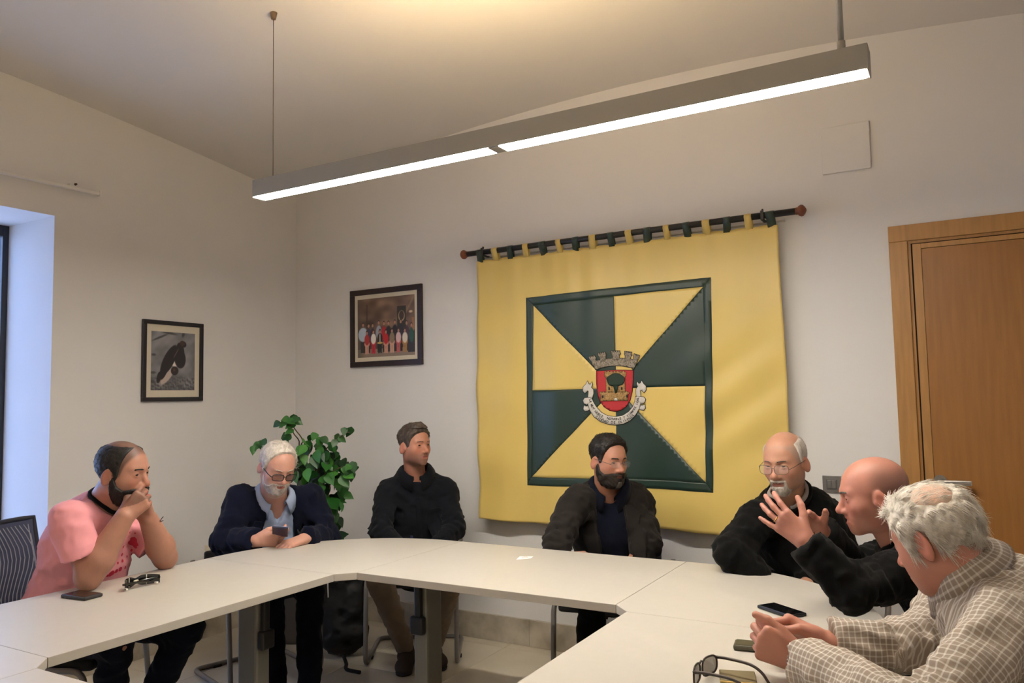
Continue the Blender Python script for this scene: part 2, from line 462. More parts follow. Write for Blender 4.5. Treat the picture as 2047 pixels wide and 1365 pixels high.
# ================================================================== banner with the town arms
M_gold = mat('yellow_satin', (220, 192, 108), .34, sheen=.2, var=.05, vscale=5, bump=.12, bscale=420, stretch=(1, 1, .15))
M_green = mat('green_satin', (36, 56, 48), .36, sheen=.1, var=.06, vscale=5, bump=.12, bscale=420, stretch=(1, 1, .15))
M_ink = mat('black_embroidery', (22, 20, 18), .7)
M_redc = mat('red_embroidery', (178, 34, 42), .6, var=.1, vscale=60, bump=.3, bscale=500)
M_goldc = mat('ochre_embroidery', (176, 140, 84), .65, vrgb=(120, 90, 52), vscale=120, bump=.3, bscale=500)
M_treec = mat('dark_green_embroidery', (16, 44, 30), .65, var=.2, vscale=60, bump=.3, bscale=500)
M_silverc = mat('grey_embroidery', (150, 140, 124), .6, vrgb=(92, 84, 72), vscale=140, bump=.3, bscale=500)
M_ribbon = mat('white_ribbon', (208, 202, 192), .55, var=.08, vscale=40, bump=.2, bscale=500)
M_terr = mat('turned_wood_finial', (124, 66, 40), .45, var=.15, vscale=30)
M_rod = mat('dark_rod', (44, 44, 44), .45, .3)
YC = YB-.055
def bxz(px, py): p = onY(px, py, YC); return float(p[0]), float(p[2])
bx0, bz1 = bxz(955, 523); bx1, _ = bxz(1558, 448); _, bz1b = bxz(1558, 448); bz1 = (bz1+bz1b)/2
_, bz0 = bxz(955, 1031)
def fold(x, z):
    """how far the cloth bulges into the room at this place"""
    u = (x-bx0)/(bx1-bx0); v = (bz1-z)/(bz1-bz0)
    tabs = .0045*math.cos(2*math.pi*14*u+.2)*math.exp(-v*7)
    long = .011*math.sin(u*19+.8*math.sin(v*3))*(.35+.65*v)+.006*math.sin(u*41+1.3+v*2)*(.5+.5*v)
    diag = .008*math.sin(34*(u*.9+v*1.1))*math.exp(-((u-.88)**2/.03+(v-.62)**2/.05))
    low = .010*math.sin(26*(v-.35*u)+1)*math.exp(-(u/.16)**2)*(.3+.7*v)
    low2 = .008*math.sin(9*v+14*u)*max(0, v-.72)*2.2
    return .012+tabs+long+diag+low+low2+.020*v*v*(1+.6*math.sin(u*6))
banner = tag(empty('banner', ((bx0+bx1)/2, YB, bz0)), 'yellow and green municipal banner with coat of arms, hung from a rod', 'banner')
BO = np.array(banner.location)
def edge_wob(x, z):
    u = (x-bx0)/(bx1-bx0); v = (bz1-z)/(bz1-bz0)
    return x+.006*math.sin(v*7+1)*(1-2*min(max(u, 0), 1))*(abs(u-.5)*2)**3, z-.010*v*math.sin(u*7+.5)-.004*(v < .02)*math.cos(2*math.pi*14*u)
def cloth(name, poly, m, off=0.0, th=.0014, step=.03, parent=None, wob=False):
    bm = bmesh.new(); bm.faces.new([bm.verts.new((x, 0, z)) for x, z in poly])
    xs = [p[0] for p in poly]; zs = [p[1] for p in poly]
    if step:
        for ax_, a, b in ((0, min(xs), max(xs)), (2, min(zs), max(zs))):
            p = a+step
            while p < b-.002:
                co = [0, 0, 0]; co[ax_] = p; no = [0, 0, 0]; no[ax_] = 1
                bmesh.ops.bisect_plane(bm, geom=bm.verts[:]+bm.edges[:]+bm.faces[:], plane_co=co, plane_no=no)
                p += step
    bmesh.ops.triangulate(bm, faces=[f for f in bm.faces if len(f.verts) > 4])
    bmesh.ops.recalc_face_normals(bm, faces=bm.faces)
    top = bm.faces[:]
    ext = bmesh.ops.extrude_face_region(bm, geom=top)
    nv = [g for g in ext['geom'] if isinstance(g, bmesh.types.BMVert)]; nvs = set(nv)
    for v in bm.verts:
        x, z = v.co.x, v.co.z
        xx, zz = edge_wob(x, z)
        y = YC-fold(x, z)-off-(0 if v in nvs else -th)
        v.co = Vector((xx, y, zz))-Vector(BO)
    o = bm_obj(name, bm, m, parent or banner, True)
    return o
field = cloth('field', [(bx0, bz0), (bx1, bz0-.012), (bx1, bz1), (bx0, bz1)], M_gold, 0, .002, .02)
def grow(pts, d):
    P = np.array(pts, float); c = P.mean(0); n = len(P); out = []
    area = sum(P[i][0]*P[(i+1) % n][1]-P[(i+1) % n][0]*P[i][1] for i in range(n)); sg = 1 if area > 0 else -1
    for i in range(n):
        a, b, c_ = P[i-1], P[i], P[(i+1) % n]
        e1, e2 = nrm(b-a), nrm(c_-b)
        n1, n2 = np.array([e1[1], -e1[0]])*sg, np.array([e2[1], -e2[0]])*sg
        m = n1+n2; L = np.dot(m, m)
        out.append(tuple(b+m*(2*d/max(L, .8))))
    return out
# green border and eight gyrons
sq = [bxz(1053, 595), bxz(1423, 555), bxz(1428, 985), bxz(1058, 966)]        # TL TR BR BL
bw = .046
TL, TR, BR, BL = (np.array(p) for p in sq)
iTL, iTR, iBR, iBL = TL+(bw, -bw), TR+(-bw*.85, -bw), BR+(-bw*.75, bw), BL+(bw*.55, bw)
ctr = np.array(bxz(1233, 778))
for a, b, c, d in ((TL, TR, iTR, iTL), (TR, BR, iBR, iTR), (BR, BL, iBL, iBR), (BL, TL, iTL, iBL)):
    cloth('green_border', [tuple(a), tuple(b), tuple(c), tuple(d)], M_green, .0020, .0010, .02)
def onseg(p, q, w): return p+(q-p)*w
T_, R_, B_, L_ = onseg(iTL, iTR, (bxz(1228, 600)[0]-iTL[0])/(iTR[0]-iTL[0])), onseg(iTR, iBR, (bxz(1413, 771)[1]-iTR[1])/(iBR[1]-iTR[1])), onseg(iBL, iBR, (bxz(1236, 955)[0]-iBL[0])/(iBR[0]-iBL[0])), onseg(iTL, iBL, (bxz(1071, 779)[1]-iTL[1])/(iBL[1]-iTL[1]))
gy = [(iTL, T_, M_green), (T_, iTR, M_gold), (iTR, R_, M_green), (R_, iBR, M_gold), (iBR, B_, M_green), (B_, iBL, M_gold), (iBL, L_, M_green), (L_, iTL, M_gold)]
for a, b, m in gy:
    tri = [tuple(ctr), tuple(a), tuple(b)]
    cloth('gyron', grow(tri, .0022) if m is M_green else tri, m, .0013 if m is M_green else .0006, .0008, .02)
# hanging tabs over the rod
r0, r1 = onY(935, 509, YB-.075), onY(1590, 421, YB-.075)
zr = (r0[2]+r1[2])/2
ntab = 17
for i in range(ntab):
    u = (i+.28)/(ntab-.35)
    x = bx0+(bx1-bx0)*u; w = .0175+.002*math.sin(i*2.1)
    m = M_green if i % 2 == 0 else M_gold
    sway = .006*math.sin(i*1.7)
    prof = []
    yr = YB-.075
    R_t = .0188
    for k in range(9):
        t = math.pi*k/8
        prof.append((yr-R_t*math.cos(t), zr+R_t*math.sin(t)))
    prof = [(YC-fold(x, bz1), bz1-.012)]+prof+[(YC+.004, bz1-.008)]
    V, Fc = [], []
    for j, (yy, zz) in enumerate(prof):
        lo_ = 1 if j == 0 or j == len(prof)-1 else 0
        for s in (-1, 1): V.append((x+s*w*(1+.05*lo_)+sway*lo_, yy, zz))
    for j in range(len(prof)-1): Fc.append([2*j, 2*j+1, 2*j+3, 2*j+2])
    o = from_np('tab', V, Fc, m, banner, True, None, BO)
    sm = o.modifiers.new('thickness', 'SOLIDIFY'); sm.thickness = .0022
# rod with finials and wall brackets: a thing of its own
rod = tag(empty('curtain_rod', ((r0[0]+r1[0])/2, YB-.075, zr)), 'dark rod with turned wooden finials carrying the banner', 'rod')
RO = np.array(rod.location)
tube('pole', [(r0[0], YB-.075, zr), (r1[0], YB-.075, zr)], .0165, M_rod, rod, 20, org=RO)
tube('wall_track', [(r0[0]+.06, YB-.022, zr-.028), (r1[0]-.06, YB-.022, zr-.028)], .005, mat('track_white', (190, 184, 172), .5), rod, 8, org=RO)
for s, xx in ((-1, r0[0]), (1, r1[0])):
    pr = [(0, .016), (.006, .019), (.010, .017), (.016, .024), (.026, .029), (.036, .027), (.044, .018), (.050, .008), (.052, .002)]
    V, Fc = [], []
    for d, r in pr:
        for k in range(20): V.append((xx+s*d, YB-.075+r*math.cos(k*.31416), zr+r*math.sin(k*.31416)))
    for j in range(len(pr)-1):
        for k in range(20): Fc.append([j*20+k, j*20+(k+1) % 20, (j+1)*20+(k+1) % 20, (j+1)*20+k])
    Fc.append(list(range(20))); Fc.append([(len(pr)-1)*20+k for k in range(20)])
    from_np('finial', V, Fc, M_terr, rod, True, None, RO)
for xx in (r0[0]+.115, r1[0]-.155):
    b = box('bracket', rel(rod, (xx-.008, YB-.095, zr-.026)), rel(rod, (xx+.008, YB, zr-.018)), M_rod, rod, .002)
    box('bracket_hook', rel(rod, (xx-.008, YB-.099, zr-.026)), rel(rod, (xx+.008, YB-.094, zr+.022)), M_rod, b, .002)
    box('bracket_screw', rel(rod, (xx-.004, YB-.085, zr+.018)), rel(rod, (xx+.004, YB-.077, zr+.032)), M_rod, b, .001)

# ---- coat of arms, drawn in close-up pixels of the photograph (6.825 per pixel from 1130,680)
def E(x, y): return bxz(1130+x/6.825, 680+y/6.825)
def epoly(pts): return [E(*p) for p in pts]
def emb(name, pts, m, lvl, parent=None, outline=7):
    """embroidered piece on its black outline"""
    o = None
    if outline: o = cloth(name+'_outline', epoly(grow(pts, outline)), M_ink, .0024+lvl*.0022, .0012, .012, parent)
    p = cloth(name, epoly(pts), m, .0034+lvl*.0022, .0012, .012, o or parent)
    return p
shield = [(455, 428), (700, 418), (938, 424)]+[(935, 560), (925, 700), (895, 830), (845, 910), (780, 960), (705, 982), (630, 965), (560, 915), (505, 835), (472, 720), (458, 580)]
emb('shield', shield, M_redc, 1)
tower = [(585, 715), (580, 520), (562, 500), (562, 440)]
for k in range(7): tower += [(562+k*39, 430), (562+k*39+22, 430), (562+k*39+22, 446), (562+k*39+39, 446)]
tower = tower[:-1]+[(838, 446), (838, 500), (820, 520), (830, 715)]
emb('castle_tower', tower, M_goldc, 2.2, None, 3)
wallp = [(515, 835), (512, 745), (500, 735), (500, 712)]
for k in range(9): wallp += [(500+k*42, 708), (500+k*42+24, 708), (500+k*42+24, 722), (500+k*42+42, 722)]
wallp = wallp[:-1]+[(884, 722), (884, 740), (870, 748), (868, 835)]
emb('castle_wall', wallp, M_goldc, 2.6, None, 3)
for (x, y) in ((625, 668), (788, 668), (545, 775), (860, 775)):
    cloth('castle_window', epoly([(x-9, y-18), (x+9, y-18), (x+9, y+18), (x-9, y+18)]), M_ink, .0125, .001, 0)
cloth('castle_gate', epoly([(690, 835), (690, 812), (700, 800), (712, 796), (724, 802), (732, 814), (732, 835)]), M_ribbon, .0125, .001, 0)
crown_t = [(710+118*math.cos(t*.2618)*(1+.05*math.sin(t*5)), 552+88*math.sin(t*.2618)*(1+.05*math.cos(t*7))) for t in range(24)]
emb('olive_tree', crown_t, M_treec, 3.6, None, 3)
cloth('olive_trunk', epoly([(672, 625), (748, 625), (728, 670), (722, 730), (700, 730), (694, 670)]), M_treec, .0122, .001, 0)
# mural crown: curved band and five towers
def arc(cx, cy, rx, ry, a0, a1, n): return [(cx+rx*math.cos(math.radians(a0+(a1-a0)*k/n)), cy-ry*math.sin(math.radians(a0+(a1-a0)*k/n))) for k in range(n+1)]
def qd(a, b, c, n=12): return [tuple((1-t)**2*np.array(a)+2*t*(1-t)*np.array(b)+t*t*np.array(c)) for t in [k/n for k in range(n+1)]]
band = qd((392, 300), (700, 215), (1000, 290))+qd((950, 402), (700, 305), (445, 408))
emb('mural_crown', band, M_silverc, 1.2)
for (x, y, w, rot) in ((408, 268, 42, -18), (532, 222, 52, -8), (705, 202, 60, 0), (868, 216, 54, 8), (980, 255, 42, 18)):
    t = math.radians(rot); q = []
    base = [(-.65*w, 78), (-.72*w, 10), (-1.0*w, -8), (-1.0*w, -40)]
    for k in range(4): base += [(-1.0*w+k*.5*w, -48), (-1.0*w+k*.5*w+.3*w, -48), (-1.0*w+k*.5*w+.3*w, -34), (-1.0*w+k*.5*w+.5*w, -34)]
    base = base[:-1]+[(1.0*w, -8), (.72*w, 10), (.65*w, 78)]
    for a, b in base: q.append((x+a*math.cos(t)-b*math.sin(t), y+a*math.sin(t)+b*math.cos(t)))
    emb('crown_tower', q, M_silverc, 1.6, None, 6)
# ribbon
outer = [(338, 800), (345, 870), (370, 950), (430, 1045), (520, 1115), (620, 1152), (710, 1165), (810, 1150), (900, 1105), (975, 1035), (1030, 940), (1052, 860), (1050, 790)]
inner = [(975, 785), (968, 850), (935, 925), (880, 990), (800, 1040), (705, 1056), (600, 1040), (520, 990), (450, 905), (412, 840), (398, 800)]
rib = emb('ribbon', outer+inner, M_ribbon, 1.4)
for s in (0, 1):
    mx = (lambda x: x) if s == 0 else (lambda x: 1395-x)
    for pts in ([(345, 790), (352, 700), (335, 690), (300, 725), (272, 690), (275, 640), (310, 605), (335, 565), (350, 600), (375, 610), (395, 575), (402, 612), (385, 645), (415, 680), (418, 730), (400, 795)],
                [(330, 880), (290, 860), (278, 820), (300, 790), (345, 785), (398, 800), (392, 840), (340, 870)],
                [(345, 900), (318, 905), (290, 890), (284, 940), (305, 968), (345, 960), (365, 945)]):
        q = [(mx(a), b) for a, b in pts]
        emb('ribbon_scroll', q if s == 0 else q[::-1], M_ribbon, 1.2 if pts[0][1] != 880 else 1.8, rib)
# motto letters
def letters(text, path, size, lvl=3.4):
    P = np.array(path, float); seg = np.linalg.norm(np.diff(P, axis=0), axis=1); S = np.concatenate([[0], np.cumsum(seg)])
    n = len(text)
    for i, chh in enumerate(text):
        if chh == ' ': continue
        s = S[-1]*(i+.5)/n
        x = np.interp(s, S, P[:, 0]); y = np.interp(s, S, P[:, 1])
        x2 = np.interp(min(s+6, S[-1]), S, P[:, 0]); y2 = np.interp(min(s+6, S[-1]), S, P[:, 1])
        x1 = np.interp(max(s-6, 0), S, P[:, 0]); y1 = np.interp(max(s-6, 0), S, P[:, 1])
        ang = math.atan2(y2-y1, x2-x1)
        cu = bpy.data.curves.new('letter', 'FONT'); cu.body = chh; cu.size = 1.0; cu.align_x = 'CENTER'; cu.offset = .025; cu.resolution_u = 2
        tmp = bpy.data.objects.new('letter', cu); COL.objects.link(tmp)
        me = bpy.data.meshes.new_from_object(tmp.evaluated_get(bpy.context.evaluated_depsgraph_get()))
        bpy.data.objects.remove(tmp); bpy.data.curves.remove(cu)
        me.name = 'letter'
        for v in me.vertices:
            a, b = v.co.x*size*1.15, -(v.co.y-.34)*size*1.25
            ex, ez = E(x+a*math.cos(ang)-b*math.sin(ang), y+a*math.sin(ang)+b*math.cos(ang))
            yy = YC-fold(ex, ez)-.0034-1.4*.0022-.0016
            xx, zz = edge_wob(ex, ez)
            v.co = Vector((xx, yy, zz))-Vector(BO)
        o = link('letter', me, M_ink, rib)
letters('LA MUY NOBLE, NOTABLE Y SIEMPRE LEAL', smooth_path([(376, 800), (400, 890), (460, 985), (560, 1058), (700, 1084), (840, 1058), (935, 985), (990, 890), (1012, 790)], 8), 36)
letters('CIUDAD DE OLIVENZA', smooth_path([(455, 1040), (560, 1105), (705, 1132), (850, 1102), (955, 1030)], 8), 38)
# ================================================================== implicit-surface modelling of the figures
f32 = np.float32
def axis(lo, hi, coarse, fine):
    """non-uniform samples: step 'coarse', and finer inside the (a,b,step) intervals"""
    out = [lo]; p = lo
    while p < hi:
        st = coarse
        for a, b, s in fine:
            if a-1e-9 <= p < b: st = min(st, s)
            elif p < a < p+st: st = max(a-p, s*.5)
        p += st; out.append(p)
    return np.array(out, f32)
class Field:
    def __init__(s, lo, hi, coarse, fines=()):
        s.ax = [axis(lo[i], hi[i], coarse, [(b[0][i], b[1][i], b[2]) for b in fines]) for i in range(3)]
        s.v = np.full([len(a) for a in s.ax], .15, f32)
    def sl(s, lo, hi):
        out = []
        for i in range(3):
            a = max(int(np.searchsorted(s.ax[i], lo[i])), 0); b = min(int(np.searchsorted(s.ax[i], hi[i])), len(s.ax[i]))
            if b <= a: return None
            out.append(slice(a, b))
        return tuple(out)
    def pts(s, sl):
        return s.ax[0][sl[0]][:, None, None], s.ax[1][sl[1]][None, :, None], s.ax[2][sl[2]][None, None, :]
    def put(s, prim, k=.01, op='u'):
        lo, hi, fn = prim
        q = s.sl(np.asarray(lo)-k-.025, np.asarray(hi)+k+.025)
        if q is None: return
        d = fn(*s.pts(q)); a = s.v[q]
        s.v[q] = smin(a, d, k) if op == 'u' else -smin(-a, d, k)
    def mesh(s): return surface_nets(s.v, s.ax)
def smin(a, b, k):
    h = np.maximum(k-np.abs(a-b), 0)/k
    return np.minimum(a, b)-h*h*(k*.25)
def cone(a, b, ra, rb, n=None, sc=1.0, flat=False, flat0=False):
    """tapered capsule; flattened along n by sc; flat cut at b"""
    a = np.asarray(a, f32); b = np.asarray(b, f32); ba = b-a; L2 = float(ba @ ba)+1e-12
    L = math.sqrt(L2); m = max(ra, rb)
    lo = np.minimum(a, b)-m; hi = np.maximum(a, b)+m
    nn = None if n is None else np.asarray(nrm(n), f32)
    def fn(X, Y, Z):
        x, y, z = X-a[0], Y-a[1], Z-a[2]
        t = (x*ba[0]+y*ba[1]+z*ba[2])*f32(1/L2)
        h = np.clip(t, 0, 1)
        x = x-h*ba[0]; y = y-h*ba[1]; z = z-h*ba[2]
        d2 = x*x+y*y+z*z
        if nn is not None:
            q = x*nn[0]+y*nn[1]+z*nn[2]; d2 = d2+f32(sc*sc-1)*q*q
        d = np.sqrt(d2)-(f32(ra)+f32(rb-ra)*h)
        if flat: d = np.maximum(d, (t-1)*f32(L))
        if flat0: d = np.maximum(d, -t*f32(L))
        return d
    return lo, hi, fn
def ell(c, r, R=None):
    """ellipsoid; R rows are the local axes"""
    c = np.asarray(c, f32); r = np.asarray(r, f32); m = float(max(r))
    Rm = None if R is None else np.asarray(R, f32)
    def fn(X, Y, Z):
        x, y, z = X-c[0], Y-c[1], Z-c[2]
        if Rm is not None:
            x, y, z = (Rm[0, 0]*x+Rm[0, 1]*y+Rm[0, 2]*z, Rm[1, 0]*x+Rm[1, 1]*y+Rm[1, 2]*z, Rm[2, 0]*x+Rm[2, 1]*y+Rm[2, 2]*z)
        x = x/r[0]; y = y/r[1]; z = z/r[2]
        k0 = np.sqrt(x*x+y*y+z*z)
        x = x/r[0]; y = y/r[1]; z = z/r[2]
        k1 = np.sqrt(x*x+y*y+z*z)+f32(1e-9)
        return k0*(k0-1)/k1
    return c-m, c+m, fn
def surface_nets(v, ax):
    ins = v < 0
    nx, ny, nz = v.shape
    cnt = np.zeros((nx-1, ny-1, nz-1), np.int8)
    for i in (0, 1):
        for j in (0, 1):
            for k in (0, 1):
                cnt += ins[i:nx-1+i, j:ny-1+j, k:nz-1+k]
    act = (cnt > 0) & (cnt < 8)
    I, J, K = np.nonzero(act)
    idx = np.full(act.shape, -1, np.int32); idx[I, J, K] = np.arange(len(I))
    cor = [(i, j, k) for i in (0, 1) for j in (0, 1) for k in (0, 1)]
    val = {c: v[I+c[0], J+c[1], K+c[2]] for c in cor}
    acc = np.zeros((len(I), 3)); num = np.zeros(len(I))
    for c in cor:
        for a in range(3):
            if c[a] == 0:
                d = list(c); d[a] = 1; d = tuple(d)
                va, vb = val[c], val[d]; m = (va < 0) != (vb < 0)
                t = np.where(m, va/np.where(m, va-vb, 1), 0)
                p = np.zeros((len(I), 3)); p[:] = c; p[:, a] = t
                acc += p*m[:, None]; num += m
    acc /= num[:, None]
    P = np.stack([ax[0][I]+acc[:, 0]*(ax[0][I+1]-ax[0][I]), ax[1][J]+acc[:, 1]*(ax[1][J+1]-ax[1][J]), ax[2][K]+acc[:, 2]*(ax[2][K+1]-ax[2][K])], 1)
    quads = []
    # edges along each axis
    for a in range(3):
        o1, o2 = [(1, 2), (2, 0), (0, 1)][a]
        s0 = [slice(1, n-1) for n in v.shape]; s0[a] = slice(0, v.shape[a]-1)
        s1 = list(s0); s1[a] = slice(1, v.shape[a])
        A, B = ins[tuple(s0)], ins[tuple(s1)]
        E = np.nonzero(A != B)
        base = [E[0].copy(), E[1].copy(), E[2].copy()]
        flip = A[E]
        for q in (o1, o2): base[q] = base[q]+1
        def at(d1, d2):
            c = [b.copy() for b in base]; c[o1] -= d1; c[o2] -= d2
            return idx[c[0], c[1], c[2]]
        q = np.stack([at(1, 1), at(0, 1), at(0, 0), at(1, 0)], 1)
        q[~flip] = q[~flip][:, ::-1]
        quads.append(q)
    Q = np.concatenate(quads); Q = Q[(Q >= 0).all(1)]
    return P, Q
def relax(P, Q, n=1, lam=.5):
    """a little Laplacian smoothing"""
    for _ in range(n):
        acc = np.zeros_like(P); c = np.zeros(len(P))
        for a, b in ((0, 1), (1, 2), (2, 3), (3, 0)):
            np.add.at(acc, Q[:, a], P[Q[:, b]]); np.add.at(acc, Q[:, b], P[Q[:, a]])
            np.add.at(c, Q[:, a], 1); np.add.at(c, Q[:, b], 1)
        P = P+lam*(acc/np.maximum(c, 1)[:, None]-P)
    return P
def sstep(a, b, x):
    t = np.clip((x-a)/(b-a), 0, 1); return t*t*(3-2*t)
class Waves:
    """smooth pseudo-random displacement, a sum of plane waves"""
    def __init__(s, seed, freq, n=10, aniso=(1, 1, 1)):
        r = np.random.RandomState(seed); s.k = (r.normal(size=(n, 3))*np.array(aniso)*freq).astype(f32); s.p = r.uniform(0, 6.28, n).astype(f32); s.n = n
    def __call__(s, X, Y, Z):
        o = 0
        for k, p in zip(s.k, s.p): o = o+np.sin(k[0]*X+k[1]*Y+k[2]*Z+p)
        return o*f32(1.3/math.sqrt(s.n))

# ------------------------------------------------------------------ head (local axes: x to the person's left... +x = viewer's right when facing you, y forward, z up)
def head_field(X, Y, Z, o):
    jw, ch, nose, fat, brow = o.get('jaw', 1.0), o.get('chin', 1.0), o.get('nose', 1.0), o.get('fat', 0.0), o.get('brow', 1.0)
    cw = o.get('cranw', 1.0); ch_ = o.get('cranh', 1.0)
    A = np.abs(X)
    def E(c, r): return ell(c, r)[2](A, Y, Z)
    def C(a, b, ra, rb, n=None, sc=1.0): return cone(a, b, ra, rb, n, sc)[2](A, Y, Z)
    d = E((0, -.012, .032), (.0745*cw, .094, .084*ch_))
    d = smin(d, E((0, .022, -.005), (.064*cw, .066, .094)), .03)
    d = smin(d, E((0, .028, -.060), (.052*jw, .052, .050)), .03)
    d = smin(d, E((.044*jw, .000, -.055), (.016+.004*fat, .028, .030)), .035)
    d = smin(d, E((0, .066, -.098), (.022*ch, .018*ch, .017*ch)), .028)
    d = smin(d, E((.044, .046, -.026), (.020, .022, .019)), .030)
    d = smin(d, C((.008, .082, .020), (.042, .065, .020), .0095*brow, .0085*brow), .016)
    if fat: d = smin(d, E((.032, .038, -.062), (.026, .028, .026)), .03*fat+.005); d = smin(d, E((0, .03, -.100), (.042, .04, .026)), .03)
    # eye sockets
    e = E((.031, .095, .001), (.0175, .019, .0115))
    d = -smin(-d, e, .014)
    # nose
    n1 = C((0, .080, .010), (0, .101*1.0, -.030), .0075, .0105*nose)
    n1 = smin(n1, E((0, .103, -.036), (.0115*nose, .0125*nose, .0105*nose)), .008)
    n1 = smin(n1, E((.0125*nose, .092, -.041), (.0085*nose, .011, .0085*nose)), .006)
    d = smin(d, n1, .010)
    d = -smin(-d, E((.0062*nose, .099, -.0485), (.0036, .005, .003)), .003)
    # muzzle, lips
    d = smin(d, E((0, .070, -.066), (.028, .020, .020)), .02)
    d = smin(d, C((0, .0875, -.0605), (.020, .078, -.0645), .0052, .0032), .005)
    d = smin(d, C((0, .0865, -.0725), (.018, .078, -.0695), .0062, .0036), .005)
    mo = o.get('mouth', 0.0)
    d = -smin(-d, E((0, .096, -.0665-mo*.3), (.0245-mo*.6, .014, .0016+mo)), .003)
    d = -smin(-d, C((.017, .096, -.047), (.033, .078, -.074), .0022, .0016), .007)
    # eyelids around a slit
    op = o.get('eye', 1.0)
    lid = E((.032, .0705, .000), (.0150, .0150, .0135))
    d = smin(d, lid, .006)
    slit = E((.032, .088, -.0005), (.0125, .0135, .0044*op))
    d = -smin(-d, slit, .002)
    dn = d
    # ears
    ea = o.get('ear', 1.0)
    Rx = Matrix.Rotation(math.radians(14), 3, 'X') @ Matrix.Rotation(math.radians(-22), 3, 'Z')
    R = np.array(Rx)
    ec = np.array([.080*cw, -.012, -.012])
    er = ell(ec, (.0075, .0195*ea, .034*ea), R)[2](A, Y, Z)
    er = -smin(-er, ell(ec+np.array([.0105, .003, .003]), (.0075, .011*ea, .020*ea), R)[2](A, Y, Z), .005)
    er = smin(er, ell(ec+np.array([-.004, .014, -.004]), (.006, .006, .008))[2](A, Y, Z), .006)
    d = smin(d, er, .006)
    return d, dn

def head_frame(yaw_dir, pitch=0.0, roll=0.0):
    """rows: local x,y,z axes in the world. yaw_dir: horizontal facing vector; pitch down positive"""
    f = nrm([yaw_dir[0], yaw_dir[1], 0]); up = np.array([0, 0, 1.0])
    x = np.cross(f, up)                      # person's right side is +x
    f2 = f*math.cos(pitch)-up*math.sin(pitch); u2 = up*math.cos(pitch)+f*math.sin(pitch)
    x2 = x*math.cos(roll)+u2*math.sin(roll); u3 = u2*math.cos(roll)-x*math.sin(roll)
    return np.array([x2, f2, u3])

# ------------------------------------------------------------------ hands
FING = {'index': (.030, .088, (.043, .026, .021), .0098), 'middle': (.010, .092, (.048, .030, .022), .0101), 'ring': (-.010, .088, (.044, .028, .021), .0096), 'pinky': (-.029, .079, (.035, .021, .019), .0086)}
def hand_prims(wrist, F, N, side, curl, spread=0.0, thumb=(.75, .35, .3, .3), size=1.0, fspread=None):
    """returns (palm prims, list of finger prim lists). F along the fingers, N out of the palm. curl: per finger 3 angles"""
    F = nrm(F); N = np.asarray(N, float); N = nrm(N-F*np.dot(N, F)); T = np.cross(F, N)*side
    w = np.asarray(wrist, float); S = size
    palm = [cone(w-F*.03*S, w+F*.02*S, .027*S, .028*S, N, 1.35)]
    fingers = []; tips = {}
    for i, nm in enumerate(('index', 'middle', 'ring', 'pinky')):
        t, fw_, ph, r = FING[nm]
        kn = w+F*fw_*S+T*t*S
        palm.append(cone(w+F*.012*S+T*t*.55*S, kn, .0165*S, .0125*S, N, 1.12))
        a = 0.0; p = kn-F*.006*S; ps = []
        sp = spread*(t/.03) if fspread is None else fspread[i]
        Fd = nrm(F*math.cos(sp)+T*math.sin(sp))
        cu = curl[nm] if isinstance(curl, dict) else curl
        rr = r
        for L, c in zip(ph, cu):
            a += c
            d = Fd*math.cos(a)+N*math.sin(a)
            q = p+d*L*S
            ps.append(cone(p, q, rr*S, (rr-.0008)*S)); p = q; rr -= .0009
        fingers.append(ps); tips[nm] = p
    th, up, c1, c2 = thumb
    b = w+F*.022*S+T*.022*S+N*.008*S
    d0 = nrm(F*math.cos(th)+T*math.sin(th)+N*up)
    k = b+d0*.042*S
    palm.append(cone(b, k, .0175*S, .0125*S))
    palm.append(cone(w+F*.02*S+T*.01*S+N*.006*S, w+F*.06*S+T*.018*S+N*.008*S, .018*S, .013*S))
    ax_ = nrm(np.cross(d0, N)); 
    def rot(v, ang):
        inward = nrm(-T*.6+F*.5+N*.35); inward = nrm(inward-d0*np.dot(inward, d0))
        return nrm(d0*math.cos(ang)+inward*math.sin(ang))
    d1 = rot(d0, c1); p1 = k+d1*.034*S
    d2 = rot(d0, c1+c2); p2 = p1+d2*.028*S
    fingers.append([cone(k, p1, .0122*S, .0105*S), cone(p1, p2, .0105*S, .0085*S)])
    tips['thumb'] = p2
    return palm, fingers, tips
def put_hand(fld, h, k=.012, kf=.0035):
    palm, fingers, tips = h
    lo = np.min([p[0] for p in palm], 0); hi = np.max([p[1] for p in palm], 0)
    q = fld.sl(lo-.03, hi+.03); P = fld.pts(q)
    d = palm[0][2](*P)
    for p in palm[1:]: d = smin(d, p[2](*P), k)
    fld.v[q] = smin(fld.v[q], d, .008)
    for ps in fingers:
        lo = np.min([p[0] for p in ps], 0); hi = np.max([p[1] for p in ps], 0)
        q = fld.sl(lo-.02, hi+.02); P = fld.pts(q)
        d = ps[0][2](*P)
        for p in ps[1:]: d = smin(d, p[2](*P), .004)
        fld.v[q] = smin(fld.v[q], d, kf)
# ================================================================== the people
M_skin = mat('skin', (190, 130, 105), .48, attr='col', bump=.12, bscale=260, spec=.4, sss=.12, var=.06, vscale=35)
M_eye = mat('eyeball', (220, 210, 200), .15, attr='col')
def hairmat(name, rgb, rgb2): return mat(name, rgb, .55, attr=None, vrgb=rgb2, vscale=60, bump=.6, bscale=220, stretch=(1, 1, .35), spec=.35)
def mixc(a, b, m): return a*(1-m[:, None])+np.asarray(b)*m[:, None]
def zline(y, pts):
    ys = [p[0] for p in pts]; zs = [p[1] for p in pts]
    return np.interp(y, ys, zs).astype(f32)
HAIRLINE = [(-.13, -.070), (-.075, -.066), (-.045, -.045), (-.030, .000), (-.012, .024), (.008, .010), (.020, -.012), (.034, -.004), (.046, .035), (.062, .062), (.078, .078), (.10, .088)]

